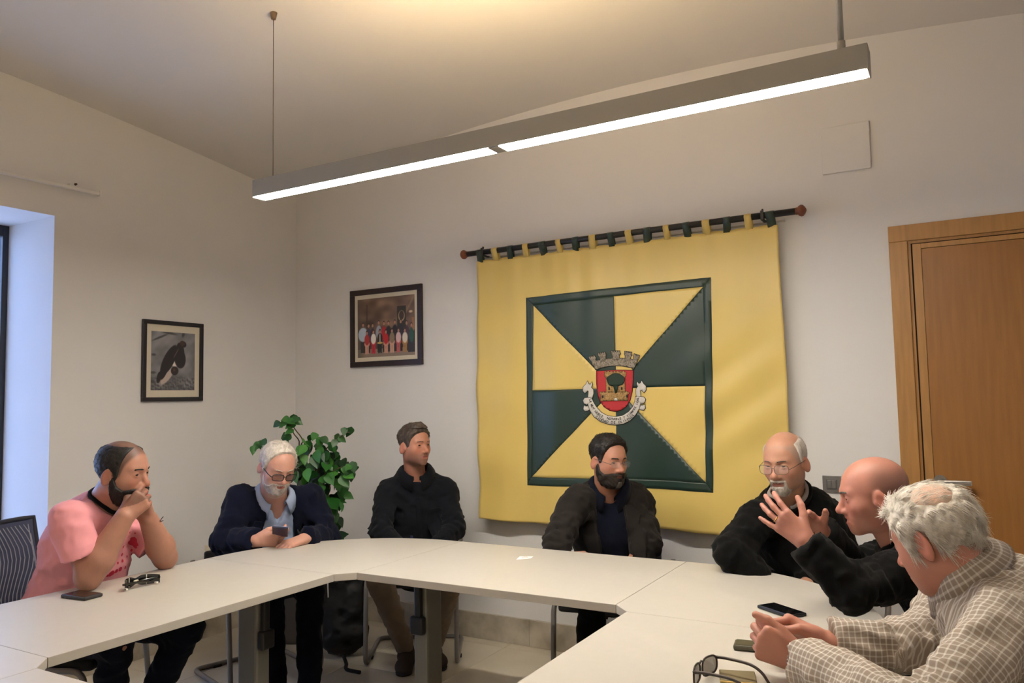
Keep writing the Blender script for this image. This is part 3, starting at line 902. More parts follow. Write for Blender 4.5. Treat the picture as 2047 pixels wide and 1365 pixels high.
class Person:
    pass
def build_person(sp):
    P = Person(); P.sp = sp
    pel, neck, head = (np.asarray(sp[k], float) for k in ('pelvis', 'neck', 'head'))
    root = tag(empty('person', (pel[0], pel[1], 0)), sp['label'], 'person'); P.root = root
    org = np.array([pel[0], pel[1], 0.0]); P.org = org
    spine = nrm(neck-pel); f = nrm(np.array([*sp['face'], 0.0])); f = nrm(f-spine*np.dot(f, spine)); rt = np.cross(f, spine)
    P.f, P.rt, P.spine, P.pel, P.neck, P.head = f, rt, spine, pel, neck, head
    hs = sp.get('hs', .97); R = head_frame(*sp['hf']); P.R, P.hs = R, hs
    g = sp.get('girth', 1.0); belly = sp.get('belly', 0.0); P.g = g
    L = np.linalg.norm(neck-pel)
    waist = pel+spine*L*.38; chest = pel+spine*L*.72-f*.012; P.waist, P.chest = waist, chest
    sR, sL, eR, eL, wR, wL = (np.asarray(sp[k], float) for k in ('sR', 'sL', 'eR', 'eL', 'wR', 'wL'))
    kR, kL, aR, aL = (np.asarray(sp[k], float) for k in ('kR', 'kL', 'aR', 'aL'))
    hipR, hipL = pel+rt*.085, pel-rt*.085
    P.arms = [(sR, eR, wR, 'R'), (sL, eL, wL, 'L')]; P.legs = [(hipR, kR, aR), (hipL, kL, aL)]
    ax0 = head+R[2]*(-.055*hs)-R[1]*.018*hs
    allp = np.array([pel, neck, head+R[2]*.15*hs, head+R[1]*.14, head-R[1]*.14, sR, sL, eR, eL, wR, wL, kR, kL, aR, aL])
    lo, hi = allp.min(0)-.16, allp.max(0)+.16
    hst = sp.get('hstep', .0028)
    hb = np.abs(R).T @ np.array([.108, .135, .150])*hs
    fines = [(head-hb, head+hb, hst)]
    hands = []
    for key, w, side in (('handR', wR, 1), ('handL', wL, -1)):
        hd = sp.get(key)
        if hd:
            h = hand_prims(w, hd['F'], hd['N'], side, hd.get('curl', (.5, .5, .3)), hd.get('spread', .06), hd.get('thumb', (.75, .35, .3, .3)), hd.get('size', .98), hd.get('fspread'))
            hands.append(h)
            pr = h[0]+[p for q in h[1] for p in q]
            fines.append((np.min([p[0] for p in pr], 0)-.008, np.max([p[1] for p in pr], 0)+.008, hd.get('step', .003)))
    P.hands = hands
    fld = Field(lo, hi, sp.get('bstep', .013), fines+sp.get('fines', []))
    t = .86
    for pr in ((pel-spine*.02, waist, .150*g*t, .142*g*t), (waist, chest, .142*g*t, .158*g*t), (chest, neck-spine*.06, .158*g*t, .10*t)):
        fld.put(cone(pr[0], pr[1], pr[2], pr[3], f, 1.35), .04)
    for (s, e, w, nm) in P.arms:
        fld.put(cone(neck-spine*.045, s, .045, .044), .04)
        fld.put(cone(s, e, .043, .037), .03)
        ar = sp.get('arm', 1.0)
        fld.put(cone(e, e+(w-e)*.3, .040*ar, .043*ar), .02); fld.put(cone(e+(w-e)*.3, w, .043*ar, .0285*ar), .02)
    for (h_, k_, a_) in P.legs:
        fld.put(cone(h_, k_, .075, .052), .03); fld.put(cone(k_, a_, .05, .034), .02)
    nr = sp.get('neckr', .058)
    fld.put(cone(ax0, neck-spine*.02, nr*hs, nr*1.06), .03)
    for h in hands: put_hand(fld, h)
    # head
    q = fld.sl(head-hb-.01, head+hb+.01); X, Y, Z = fld.pts(q)
    X, Y, Z = X-f32(head[0]), Y-f32(head[1]), Z-f32(head[2])
    i = f32(1/hs); Rf = (R/hs).astype(f32)
    lx = Rf[0, 0]*X+Rf[0, 1]*Y+Rf[0, 2]*Z; ly = Rf[1, 0]*X+Rf[1, 1]*Y+Rf[1, 2]*Z; lz = Rf[2, 0]*X+Rf[2, 1]*Y+Rf[2, 2]*Z
    hd_, hn_ = head_field(lx, ly, lz, sp.get('skull', {}))
    hd_ *= f32(hs); hn_ *= f32(hs)
    fld.v[q] = smin(fld.v[q], hd_, .016)
    axs = [fld.ax[k][q[k]] for k in range(3)]
    # skin mesh and its colours
    Pm, Q = fld.mesh()
    l = (Pm-head) @ R.T/hs
    x, y, z = np.abs(l[:, 0]), l[:, 1], l[:, 2]
    sk = np.array(lin(*sp.get('skin', (186, 128, 102)))); n = len(Pm)
    c = np.tile(sk, (n, 1))
    inh = (np.linalg.norm(l, axis=1) < .17)*1.0
    red = np.array([sk[0]*1.02, sk[1]*.68, sk[2]*.62])
    c = mixc(c, red, inh*.55*np.exp(-((x-.040)**2/.0004+(y-.062)**2/.0012+(z+.028)**2/.0005)))
    c = mixc(c, red, inh*.50*np.exp(-(x**2/.00025+(y-.105)**2/.0003+(z+.035)**2/.0004)))
    c = mixc(c, red, inh*.45*sstep(.074, .084, x)*sstep(-.05, -.02, y))
    c = mixc(c, sk*np.array([.62, .55, .55]), inh*.55*np.exp(-((x-.032)**2/.00022+(z+.010)**2/.00006))*sstep(.05, .06, y))
    lip = inh*sstep(.026, .020, x)*sstep(-.0790, -.0755, z)*sstep(-.0565, -.0600, z)*sstep(.072, .078, y)
    c = mixc(c, np.array(lin(*sp.get('lip', (158, 92, 82)))), lip*.75)
    if 'stubble' in sp:
        rgb, am = sp['stubble']
        st = sstep(-.028, -.078, z)*sstep(-.012, .02, y)*inh
        st = np.maximum(st, sstep(.022, .034, y)*0)
        st = np.maximum(st, inh*.8*sstep(-.046, -.054, z)*sstep(.055, .075, y))
        st *= (z > -.17)
        c = mixc(c, np.array(lin(*rgb)), np.clip(st, 0, 1)*am*(1-lip))
    if 'shaved' in sp:
        rgb, am, fn = sp['shaved']
        zl = np.interp(y, [p[0] for p in HAIRLINE], [p[1] for p in HAIRLINE])
        c = mixc(c, np.array(lin(*rgb)), inh*am*sstep(-.012, .012, z-zl)*fn(l[:, 0], y, z)*(x < .079))
    body = from_np('body', Pm, Q, M_skin, root, True, c, org)
    P.lm = l
    # eyes
    for s in (-1, 1):
        if sp.get('noeyes'): break
        u, v = 18, 12
        Ve, Fe, Ce = [], [], []
        gz = nrm(sp.get('gaze', (0, 1, 0)))
        for a in range(v+1):
            th = math.pi*a/v
            for b in range(u):
                ph = 2*math.pi*b/u
                d = np.array([math.sin(th)*math.cos(ph), math.cos(th), math.sin(th)*math.sin(ph)])
                # pole along y; turn the pole to the gaze
                Ve.append(d)
                Ce.append(lin(25, 18, 14) if th < .30 else (lin(*sp.get('iris', (58, 38, 26))) if th < .62 else lin(176, 160, 150)))
        for a in range(v):
            for b in range(u): Fe.append([a*u+b, a*u+(b+1) % u, (a+1)*u+(b+1) % u, (a+1)*u+b])
        Ve = np.array(Ve); yv = gz; xv = nrm(np.cross(yv, [0, 0, 1])); zv = np.cross(xv, yv)
        Ve = Ve[:, :1]*xv+Ve[:, 1:2]*yv+Ve[:, 2:]*zv
        Ve = (Ve*.0128+np.array([s*.032, .0700, 0]))*hs
        from_np('eye', head+Ve @ R, np.array(Fe), M_eye, root, True, np.array(Ce), org)
    # hair-like shells grown from the scalp
    def shell(name, mask, thick, m, amp=.0, seed=1, freq=160, sub=.004):
        mk = mask(lx, ly, lz).astype(f32)
        d = hn_+f32(sub)-(f32(thick)+f32(sub))*mk
        if amp: d = d-f32(amp)*mk*Waves(seed, freq, 14)(lx, ly, lz)
        Ph, Qh = surface_nets(d, axs)
        if len(Qh) == 0: return None, None, None
        # keep what stands above the skin
        lh = (Ph-head) @ R.T/hs
        mv = mask(lh[:, 0], lh[:, 1], lh[:, 2])
        keep = (mv[Qh] > .18).any(1); Qh = Qh[keep]
        used = np.unique(Qh); re = np.full(len(Ph), -1); re[used] = np.arange(len(used)); Ph = Ph[used]; Qh = re[Qh]
        return from_np(name, Ph, Qh, m, root, True, None, org), Ph, Qh
    P.shell = shell
    hl = []
    for hr in sp.get('hair', []):
        if hr['name'] == 'eyebrows':
            for sg in (-1, 1): hl.append(dict(hr, name='eyebrow', mask=(lambda x, y, z, g_=sg, f_=hr['mask']: f_(x, y, z)*(x*g_ > 0))))
        else: hl.append(hr)
    for hr in hl:
        o, Ph, Qh = shell(hr['name'], hr['mask'], hr['thick'], hr['mat'], hr.get('amp', .0), hr.get('seed', 1), hr.get('freq', 160))
        if o is not None and 'strands' in hr:
            st = hr['strands']
            rs = np.random.RandomState(hr.get('seed', 1))
            pick = rs.randint(0, len(Qh), st['n'])
            A, B, C_, D_ = (Ph[Qh[pick, k]] for k in range(4))
            u_, v_ = rs.rand(st['n'], 1), rs.rand(st['n'], 1)
            base = (A*(1-u_)+B*u_)*(1-v_)+(D_*(1-u_)+C_*u_)*v_
            nn = np.cross(B-D_, A-C_); nn /= np.linalg.norm(nn, axis=1)[:, None]+1e-9
            ctr = head-R[1]*.012*hs
            nn *= np.sign((nn*(base-ctr)).sum(1))[:, None]
            lb = (base-head) @ R.T/hs
            mv = hr['mask'](lb[:, 0], lb[:, 1], lb[:, 2])
            ok = mv > st.get('minmask', .45); base, nn, lb = base[ok], nn[ok], lb[ok]
            fl = np.array([st['flow'](*p) for p in lb]) @ R
            fl += rs.normal(size=fl.shape)*st.get('jit', .25)
            fl -= nn*(fl*nn).sum(1)[:, None]; fl /= np.linalg.norm(fl, axis=1)[:, None]+1e-9
            n_ = len(base); ln = st['len']*(.6+.8*rs.rand(n_, 1)); wd = st.get('w', .0009)*(.7+.6*rs.rand(n_, 1))
            sd = np.cross(fl, nn); Vs = []; seg = 4
            for k in range(seg):
                tt = k/(seg-1)
                c0 = base+fl*ln*tt+nn*(st.get('lift', .25)*ln*(tt-st.get('fall', 1.1)*tt*tt)-.0008)
                if 'drop' in st: c0 = c0-np.array([0, 0, 1])*st['drop']*ln*tt*tt
                ww = wd*(1-.8*tt)
                for a_ in range(3):
                    an = 2*math.pi*a_/3
                    Vs.append(c0+ww*(math.cos(an)*sd+math.sin(an)*nn))
            Vs = np.stack(Vs, 1).reshape(-1, 3); b0 = np.arange(n_)[:, None]*(seg*3)
            Fs = []
            for k in range(seg-1):
                for a_ in range(3):
                    a2 = (a_+1) % 3
                    Fs.append(np.concatenate([b0+k*3+a_, b0+k*3+a2, b0+(k+1)*3+a2, b0+(k+1)*3+a_], 1))
            so_ = from_np(hr['name']+'_strands', Vs, np.concatenate(Fs), st.get('mat', hr['mat']), o, True, None, org)
            so_['kind'] = 'stuff'
    return P

def HL(P, l):
    """head-local point(s) -> world"""
    return P.head+(np.asarray(l, float)*P.hs) @ P.R

# ------------------------------------------------------------------ garments
def creases(fld, amp, seed, f1=26, f2=62, joints=()):
    X, Y, Z = fld.pts((slice(None),)*3)
    near = np.abs(fld.v) < .05
    if not near.any(): return
    I = np.nonzero(near)
    x, y, z = fld.ax[0][I[0]], fld.ax[1][I[1]], fld.ax[2][I[2]]
    w = np.abs(Waves(seed, f1, 8)(x, y, z))*.9+.6*np.abs(Waves(seed+7, f2, 10)(x, y, z))-.8
    d = amp*1.8*w
    for (c, ax_, rad, wl, am) in joints:
        dx, dy, dz = x-c[0], y-c[1], z-c[2]
        t = dx*ax_[0]+dy*ax_[1]+dz*ax_[2]
        r2 = dx*dx+dy*dy+dz*dz
        wob = .010*np.sin(40*x+3)+.010*np.sin(37*y+1)+.010*np.sin(43*z)
        d = d+am*np.exp(-r2/(rad*rad))*np.sin((t+wob)*2*math.pi/wl)
    fld.v[I] = fld.v[I]+d.astype(f32)
def garment(P, name, m, infl, step=.009, sleeve=1.0, hem=-.03, amp=.004, seed=3, neckcut=.070, neckdrop=.0, opening=None, sleeve_r=0.0, belly=0.0, bellyz=.42, extra=(), cuts=(), shoulder=.058, chestr=1.0, relaxn=1, cuff=0.0, tilt=.30, loose=0.0):
    """top that follows the torso and the arms. sleeve: share of the arm covered (2.0 = to the wrist)"""
    f, rt, spine, g = P.f, P.rt, P.spine, P.g
    pts = [P.pel+spine*hem, P.neck]+[q for a in P.arms for q in a[:3]]
    lo, hi = np.min(pts, 0)-.26, np.max(pts, 0)+.16
    lo[2] = max(lo[2], .3)
    fld = Field(lo, hi, step)
    bot = P.pel+spine*hem
    fld.put(cone(bot, P.waist, (.168+loose)*g+infl, (.152+loose)*g+infl, f, 1.30), .04)
    fld.put(cone(P.waist, P.chest, (.152+loose)*g+infl, .168*g*chestr+infl, f, 1.30), .04)
    fld.put(cone(P.chest, P.neck-spine*.075, .168*g*chestr+infl, .115+infl, f, 1.35), .05)
    if belly: fld.put(ell(P.pel+spine*np.linalg.norm(P.neck-P.pel)*bellyz+f*.045, (.15*g, .15*g, .15*g)), .08) if belly < 0 else fld.put(cone(P.pel+spine*.10+f*belly*.6, P.waist+spine*.08+f*belly, .135*g+infl, .12*g+infl), .07)
    joints = []
    for (s, e, w, nm) in P.arms:
        fld.put(cone(P.neck-spine*.048, s+spine*.002, .042+infl, shoulder-.008+infl*.6), .05)
        if sleeve <= 1.0:
            ee = s+(e-s)*sleeve
            fld.put(cone(s, ee, .049+infl+sleeve_r, .049+infl+sleeve_r, flat=True), .03)
        else:
            fld.put(cone(s, e, .047+infl+sleeve_r*.5, .041+infl+sleeve_r*.6), .03)
            ww = e+(w-e)*(sleeve-1.0)
            fld.put(cone(e, ww, .041+infl+sleeve_r*.6, .030+infl*.8+sleeve_r+cuff, flat=True), .015)
            d1 = nrm(s-e)
            joints.append((e, nrm(e-w), .10, .040, .0065)); joints.append((e+d1*.06, d1, .09, .038, .0055)); joints.append((s-spine*.05, nrm(rt*.6+spine), .09, .050, .0045)); joints.append((ww, nrm(e-w), .06, .030, .003))
    for ex in extra: fld.put(ex[0], ex[1])
    creases(fld, amp, seed, joints=joints)
    # neck hole and V opening
    ndir = nrm(P.head-P.neck)
    P.ring = None
    if neckcut:
        c0 = P.neck-spine*(.035+neckdrop)+f*.006; fn_ = nrm(f-ndir*np.dot(f, ndir)); rn_ = np.cross(fn_, ndir)
        Lc = np.linalg.norm(P.neck+ndir*.25-c0); ad = (P.neck+ndir*.25-c0)/Lc
        th_ = np.arange(48)*2*math.pi/48; tt_ = np.arange(0, .16, .003); rings = []
        for t0 in th_:
            d_ = fn_*math.cos(t0)+rn_*math.sin(t0)
            pts_ = c0+ad*tt_[:, None]+d_*(neckcut*(1+.35*tt_/Lc))[:, None]
            ii = [np.clip(np.searchsorted(fld.ax[a], pts_[:, a])-1, 0, len(fld.ax[a])-2) for a in range(3)]
            vv = fld.v[ii[0], ii[1], ii[2]]
            k0 = np.argmax(vv > 0) if (vv > 0).any() else len(vv)-1
            rings.append(pts_[k0])
        rings = np.array(rings)
        for _ in range(3): rings = (np.roll(rings, 1, 0)+2*rings+np.roll(rings, -1, 0))/4
        P.ring = rings; P.ringd = np.array([fn_*math.cos(t0)+rn_*math.sin(t0) for t0 in th_]); P.ringax = ndir; P.ringth = th_
    if neckcut: fld.put(cone(P.neck-spine*(.035+neckdrop)+f*.006, P.neck+ndir*.25, neckcut, neckcut*1.35), .006, 's')
    if opening is not None:
        zs, ws, f0 = opening
        L = np.linalg.norm(P.neck-P.pel)
        def fn(X, Y, Z):
            x, y, z = X-P.pel[0], Y-P.pel[1], Z-P.pel[2]
            lx = x*rt[0]+y*rt[1]+z*rt[2]; lf = x*f[0]+y*f[1]+z*f[2]; lz = (x*spine[0]+y*spine[1]+z*spine[2])/L
            return np.maximum(np.abs(lx)-np.interp(lz, zs, ws), f0-lf).astype(f32)
        fld.put((lo, hi, fn), .004, 's')
    for c in cuts: fld.put(c[0], c[1], 's')
    V, Q = fld.mesh()
    if relaxn: V = relax(V, Q, relaxn, .45)
    o = from_np(name, V, Q, m, P.root, True, None, P.org)
    bvh = BVHTree.FromPolygons([Vector(v) for v in V], Q.tolist())
    return o, bvh, V, Q
def trousers(P, m, amp=.004, seed=5, step=.011, r=1.0):
    pts = [q for l in P.legs for q in l]
    fld = Field(np.min(pts, 0)-.2, np.max(pts, 0)+.2, step)
    fld.put(cone(P.legs[0][0], P.legs[1][0], .115, .115), .03)
    fld.put(cone(P.pel, P.pel+P.spine*.10, .150*P.g, .150*P.g, P.f, 1.3, flat=True), .04)
    jn = []
    for h_, k_, a_ in P.legs:
        fld.put(cone(h_, k_, .094*r, .070*r), .03); fld.put(cone(k_, a_+(k_-a_)*.02, .069*r, .054*r, flat=True), .012)
        jn += [(k_, nrm(k_-a_), .10, .05, .004), (k_, nrm(h_-k_), .1, .05, .003)]
    creases(fld, amp, seed, joints=jn)
    V, Q = fld.mesh(); V = relax(V, Q, 1, .45)
    return from_np('trousers', V, Q, m, P.root, True, None, P.org)
def shoe(P, a, d, m, msole, s=1.0):
    """a: ankle, d: toe direction (horizontal)"""
    d = nrm([d[0], d[1], 0]); z = np.array([0, 0, 1.0]); w = np.cross(d, z); base = np.array([a[0], a[1], 0.0])
    fld = Field(base-.26, base+np.array([.26, .26, .2]), .007)
    fld.put(cone(base+z*.045-d*.04, base+z*.04+d*.13, .042, .040, z, 1.0), .02)
    fld.put(cone(base+z*.05, base+z*.10, .042, .040, flat=True), .03)
    fld.put(ell(base+z*.035+d*.15, (.045, .045, .032)), .03)
    X, Y, Z = fld.pts((slice(None),)*3)
    fld.v = np.maximum(fld.v, .016-Z)
    V, Q = fld.mesh(); o = from_np('shoe', V, Q, m, P.root, True, None, P.org)
    f2 = Field(base-np.array([.26, .26, .03]), base+np.array([.26, .26, .05]), .006)
    f2.put(cone(base+z*.02-d*.045, base+z*.02+d*.155, .046, .044), .01)
    X, Y, Z = f2.pts((slice(None),)*3); f2.v = np.maximum(np.maximum(f2.v, Z-.02), .001-Z)
    V, Q = f2.mesh(); from_np('sole', V, Q, msole, o, True, None, P.org)
    return o
def collar(P, name, m, ring=None, h=.036, gap=.30, leaf=.042, point=.030, tipw=.010, off=.002, out=.033):
    """folded shirt collar standing on the garment's neck opening, parted at the front"""
    R_, D_, A_, T_ = ring if ring is not None else (P.ring, P.ringd, P.ringax, P.ringth)
    n = 46; V = []; rows = 6
    for i in range(n+1):
        th = gap+(2*math.pi-2*gap)*i/n; k = th/(2*math.pi)*48; k0 = int(k) % 48; k1 = (k0+1) % 48; w = k-int(k)
        b = R_[k0]*(1-w)+R_[k1]*w; d = nrm(D_[k0]*(1-w)+D_[k1]*w)
        fr = max(0, math.cos(th))**2
        e = min(i, n-i)/n
        hh = h*(1-.35*fr)
        top = b+A_*hh-d*(.006*(1-fr))+d*off
        V += [b-A_*.006-d*.002, b+A_*hh*.5-d*.003, top, top+d*.006-A_*.002, b+A_*(hh*.50)+d*(out*.5+off), b-A_*(leaf*.22+point*fr*.75)+d*(out+tipw*fr+off)]
    Fc = [[i*rows+k, (i+1)*rows+k, (i+1)*rows+k+1, i*rows+k+1] for i in range(n) for k in range(rows-1)]
    o = from_np(name, V, np.array(Fc), m, P.root, True, None, P.org)
    sm = o.modifiers.new('thickness', 'SOLIDIFY'); sm.thickness = .003; sm.offset = 0
    return o
def neckband(P, m, r=.008, up=.002):
    R_ = P.ring+P.ringax*up
    return tube('neckband', [p for p in R_], r, m, P.root, 8, True, org=P.org)
def patch(P, name, poly, bvh, m, off=.003, th=.004, step=.012, parent=None, dirv=None, smooth=True):
    """a cloth piece lying on a garment: poly in torso coords (right, up) metres from the pelvis, cast from the front"""
    f, rt, sp_ = P.f, P.rt, P.spine
    dv = f if dirv is None else nrm(dirv)
    bm = bmesh.new(); bm.faces.new([bm.verts.new((x, 0, z)) for x, z in poly])
    xs = [p[0] for p in poly]; zs = [p[1] for p in poly]
    for ax_, a, b in ((0, min(xs), max(xs)), (2, min(zs), max(zs))):
        p = a+step
        while p < b-.001:
            co = [0, 0, 0]; co[ax_] = p; no = [0, 0, 0]; no[ax_] = 1
            bmesh.ops.bisect_plane(bm, geom=bm.verts[:]+bm.edges[:]+bm.faces[:], plane_co=co, plane_no=no)
            p += step
    last = None; miss = []
    for v in bm.verts:
        o = P.pel+rt*v.co.x+sp_*v.co.z
        hit = bvh.ray_cast(Vector(o+dv*.6), Vector(-dv))
        if hit[0] is not None and (np.array(hit[0])-o) @ dv > -.05:
            v.co = Vector(np.array(hit[0])+dv*off-P.org); last = v
        else: miss.append(v)
    bmesh.ops.delete(bm, geom=miss, context='VERTS')
    if not bm.faces: bm.free(); return None
    bmesh.ops.triangulate(bm, faces=bm.faces[:])
    o = bm_obj(name, bm, m, parent or P.root, smooth)
    if parent is not None and parent is not P.root: pass
    so = o.modifiers.new('thickness', 'SOLIDIFY'); so.thickness = th; so.offset = 0
    return o
def glasses(P, rim_m, lens_m, w=.026, h=.017, rr=.0014, y=.098, z=-.002, half=False, square=.6, temple_m=None, drop=.0, cx=.033):
    """spectacles in head coordinates"""
    ctr = HL(P, (0, y+.006, z)); first = None
    def pth(s):
        pts = []
        for i in range(28):
            t = 2*math.pi*i/28; c_, s_ = math.cos(t), math.sin(t)
            e = square; X = s*cx+math.copysign(abs(c_)**e, c_)*w; Zz = z+math.copysign(abs(s_)**e, s_)*h
            pts.append(HL(P, (X, y-.18*abs(abs(X)-.01)+.002, Zz-drop)))
        return pts
    g = tube('glasses', [HL(P, (-cx+w*.98, y, z+.004-drop)), HL(P, (0, y+.004, z+.007-drop)), HL(P, (cx-w*.98, y, z+.004-drop))], rr*1.1, rim_m, P.root, 6, org=P.org)
    for s in (-1, 1):
        pts = pth(s)
        if half:
            tube('rim', pts[0:15] if half == 'top' else pts, rr*.7, rim_m, g, 6, org=P.org)
        else: tube('rim', pts, rr, rim_m, g, 6, True, org=P.org)
        from_np('lens', pts, [list(range(28))], lens_m, g, False, org=P.org)
        tm = temple_m or rim_m
        e = pts[0] if s > 0 else pts[14]
        tube('temple', [e, HL(P, (s*.074, y-.030, z+.006-drop)), HL(P, (s*.0815, .02, z+.012)), HL(P, (s*.0825, -.014, z+.014)), HL(P, (s*.080, -.030, z-.012))], rr*1.2, tm, g, 6, org=P.org)
    return g
def look(px, turn, up=0.0):
    """horizontal facing of someone seen at column px, turned 'turn' degrees to the image right from facing the lens"""
    d = ray(px, 800); v = nrm([d[0], d[1], 0]); r = np.array([v[1], -v[0], 0]); t = math.radians(turn)
    return (-v*math.cos(t)+r*math.sin(t))[:2]
AWAY = lambda px: nrm([ray(px, 800)[0], ray(px, 800)[1], 0])
def scalp(line, fade=None):
    def fn(x, y, z):
        m = sstep(-.006, .006, z-zline(y, line))
        if fade is not None: m = m*fade(x, y, z)
        return m
    return fn
def beard(top=-.052, lip=True, side=1.0, low=-.135, back=-.004):
    L = [(-.03, -.02), (.0, .0), (.016, -.020), (.028, -.046), (.05, top-.010), (.066, top-.007), (.077, -.0525), (.13, -.0525)]
    def fn(x, y, z):
        a = np.abs(x)
        m = sstep(.004, -.004, z-zline(y, L))*sstep(back-.006, back+.006, y)*sstep(low-.006, low+.006, z)
        if lip: m = m*sstep(.75, 1.25, (x/.020)**2+((z+.0675)/.0085)**2)
        m = m*(1-.75*np.exp(-((a-.030)**2/.00006+(z+.075)**2/.0001))*(0))
        return m
    return fn
def brows(h=.0042, w0=.011, w1=.050):
    def fn(x, y, z):
        a = np.abs(x); zc = .0215-7.0*(a-.032)**2
        return sstep(h, h*.4, np.abs(z-zc))*sstep(w0, w0+.004, a)*sstep(w1, w1-.006, a)*sstep(.03, .045, y)
    return fn
def goatee(x, y, z):
    a = np.abs(x)
    m = np.maximum(sstep(.032, .024, a)*sstep(-.076, -.082, z), sstep(.036, .028, a)*sstep(-.053, -.055, z)*sstep(-.066, -.062, z)*1.0)
    m = np.maximum(m, sstep(.024, .027, a)*sstep(.036, .031, a)*sstep(-.055, -.058, z))
    return m*sstep(.03, .04, y)*sstep(-.135, -.125, z)*sstep(.7, 1.2, (x/.022)**2+((z+.0675)/.008)**2)
H_black = hairmat('hair_black', (20, 17, 16), (38, 33, 31))
H_dark = hairmat('hair_dark_brown', (28, 22, 19), (50, 42, 36))
H_brown = hairmat('hair_greying_brown', (58, 48, 42), (92, 80, 70))
H_grey = hairmat('hair_pepper_grey', (96, 90, 84), (60, 54, 50))
H_white = hairmat('hair_white', (206, 198, 188), (170, 160, 148))
H_ivory = hairmat('hair_ivory_white', (222, 214, 200), (178, 166, 148))
H_ivory2 = hairmat('hair_ivory_strand', (232, 225, 212), (200, 190, 174))
M_pink = mat('pink_cotton', (226, 150, 156), .85, var=.05, vscale=12, bump=.25, bscale=700, sheen=.04)
M_blackc = mat('black_cotton', (14, 13, 16), .95, spec=.15, bump=.2, bscale=700, sheen=.04)
M_redp = mat('red_print', (190, 40, 66), .8)
M_navy = mat('navy_wool', (9, 14, 32), .95, spec=.15, var=.08, vscale=20, bump=.3, bscale=600, sheen=.04)
M_blue = mat('light_blue_shirt', (160, 176, 206), .75, var=.04, vscale=14, bump=.2, bscale=800, sheen=.03)
M_dshirt = mat('dark_slate_shirt', (17, 20, 26), .95, spec=.15, var=.08, vscale=15, bump=.2, bscale=800, sheen=.04)
M_gjack = mat('charcoal_jacket', (34, 31, 29), .95, spec=.15, var=.08, vscale=18, bump=.3, bscale=600, sheen=.04)
M_nshirt = mat('midnight_shirt', (10, 14, 28), .95, spec=.15, bump=.2, bscale=800, sheen=.04)
M_bjump = mat('black_knit', (9, 9, 9), .95, spec=.15, var=.1, vscale=40, bump=.5, bscale=350, sheen=.04)
M_pshirt = mat('pale_striped_shirt', (150, 140, 134), .75, bump=.2, bscale=800)
M_jean = mat('dark_navy_denim', (13, 16, 30), .95, spec=.15, var=.12, vscale=25, bump=.3, bscale=500, sheen=.03)
M_khaki = mat('khaki_cotton', (122, 106, 88), .85, var=.07, vscale=20, bump=.3, bscale=500)
M_dtrous = mat('black_trousers', (10, 10, 12), .95, spec=.15, bump=.3, bscale=500, sheen=.03)
M_brownsh = mat('brown_suede_shoe', (50, 38, 30), .8, bump=.3, bscale=300)
M_bsole = mat('dark_sole', (30, 27, 25), .8)
M_pearl = mat('shirt_button', (190, 190, 196), .3)
M_blkfr = mat('black_acetate', (18, 16, 16), .3)
M_wire = mat('thin_metal_frame', (110, 96, 80), .3, .9)
M_lens = mat('clear_lens', (235, 238, 236), .03, alpha=.12, spec=.6)
M_lensd = mat('tinted_lens', (40, 30, 30), .05, alpha=.45, spec=.6)
def legs_default(pel, f, sp=.11, kz=.50, kf=.43, af=.03):
    f = nrm([f[0], f[1], 0]); r = np.cross(f, [0, 0, 1.0]); p = np.asarray(pel, float)
    k = p*np.array([1, 1, 0])+f*kf+np.array([0, 0, kz]); a = p*np.array([1, 1, 0])+f*(kf+af)+np.array([0, 0, .08])
    return dict(kR=k+r*sp, kL=k-r*sp, aR=a+r*sp, aL=a-r*sp)
CAST = {}
# ------------------------------------------------------------------ 1: pink shirt, chin on clasped hands
wR, wL = W(249, 1033, 2.97), W(297, 1038, 3.12)
kn = W(281, 1000, 2.95)
AW = AWAY(270)
sp = dict(label='man in a pink T-shirt leaning on his elbows, chin on clasped hands', face=look(190, 58), pelvis=W(116, 1243, 3.27), neck=W(207, 1008, 3.11), head=W(246, 942, 3.07),
    hf=(look(246, 56), math.radians(7), math.radians(-3)), hs=1.012, hstep=.0027,
    sR=W(139, 1040, 2.93), sL=W(262, 1040, 3.27), eR=onZ(176, 1179, .74)+np.array([0, 0, .046]), eL=onZ(330, 1136, .74)+np.array([0, 0, .044]), wR=wR, wL=wL,
    kR=onZ(228, 1284, .52), kL=onZ(372, 1256, .52), aR=onZ(215, 1490, .08), aL=onZ(262, 1480, .08), girth=1.08, arm=1.24, neckr=.064, bstep=.010,
    skin=(170, 122, 102), stubble=((60, 46, 42), .55), shaved=((52, 42, 40), .72, lambda x, y, z: sstep(.088, .060, y)), jaw=1.05,
    skull=dict(jaw=1.05, fat=.5, nose=1.08, eye=.85), gaze=(.25, 1, .02), fines=[],
    handR=dict(F=W(284, 998, 3.00)-wR, N=AW+np.array([0, 0, -.1]), curl=(1.0, 1.1, .5), thumb=(.55, .5, .6, .4), size=1.0),
    handL=dict(F=W(277, 987, 3.08)-wL, N=-AW*.9-nrm(_r)*.6, curl=(.85, 1.15, .35), thumb=(.5, .5, .6, .4), size=1.0),
    hair=[dict(name='hair', mask=scalp([(-.13, -.066), (-.075, -.062), (-.045, -.045), (-.030, .000), (-.012, .020), (.008, .004), (.018, -.025), (.026, -.01), (.034, .040), (.040, .070), (.048, .098), (.07, .13)], lambda x, y, z: 1-.75*sstep(.085, .108, z)), thick=.0055, mat=H_black, amp=.0006, seed=2, strands=dict(n=1500, len=.010, flow=lambda x, y, z: (0, -.6, -.8), w=.0007, lift=.5)),
          dict(name='beard', mask=beard(-.050), thick=.0075, mat=H_black, amp=.0010, seed=3, strands=dict(n=1600, len=.010, flow=lambda x, y, z: (0, .2, -1), w=.0007, lift=.5)),
          dict(name='eyebrows', mask=brows(.0048), thick=.0030, mat=H_black)])
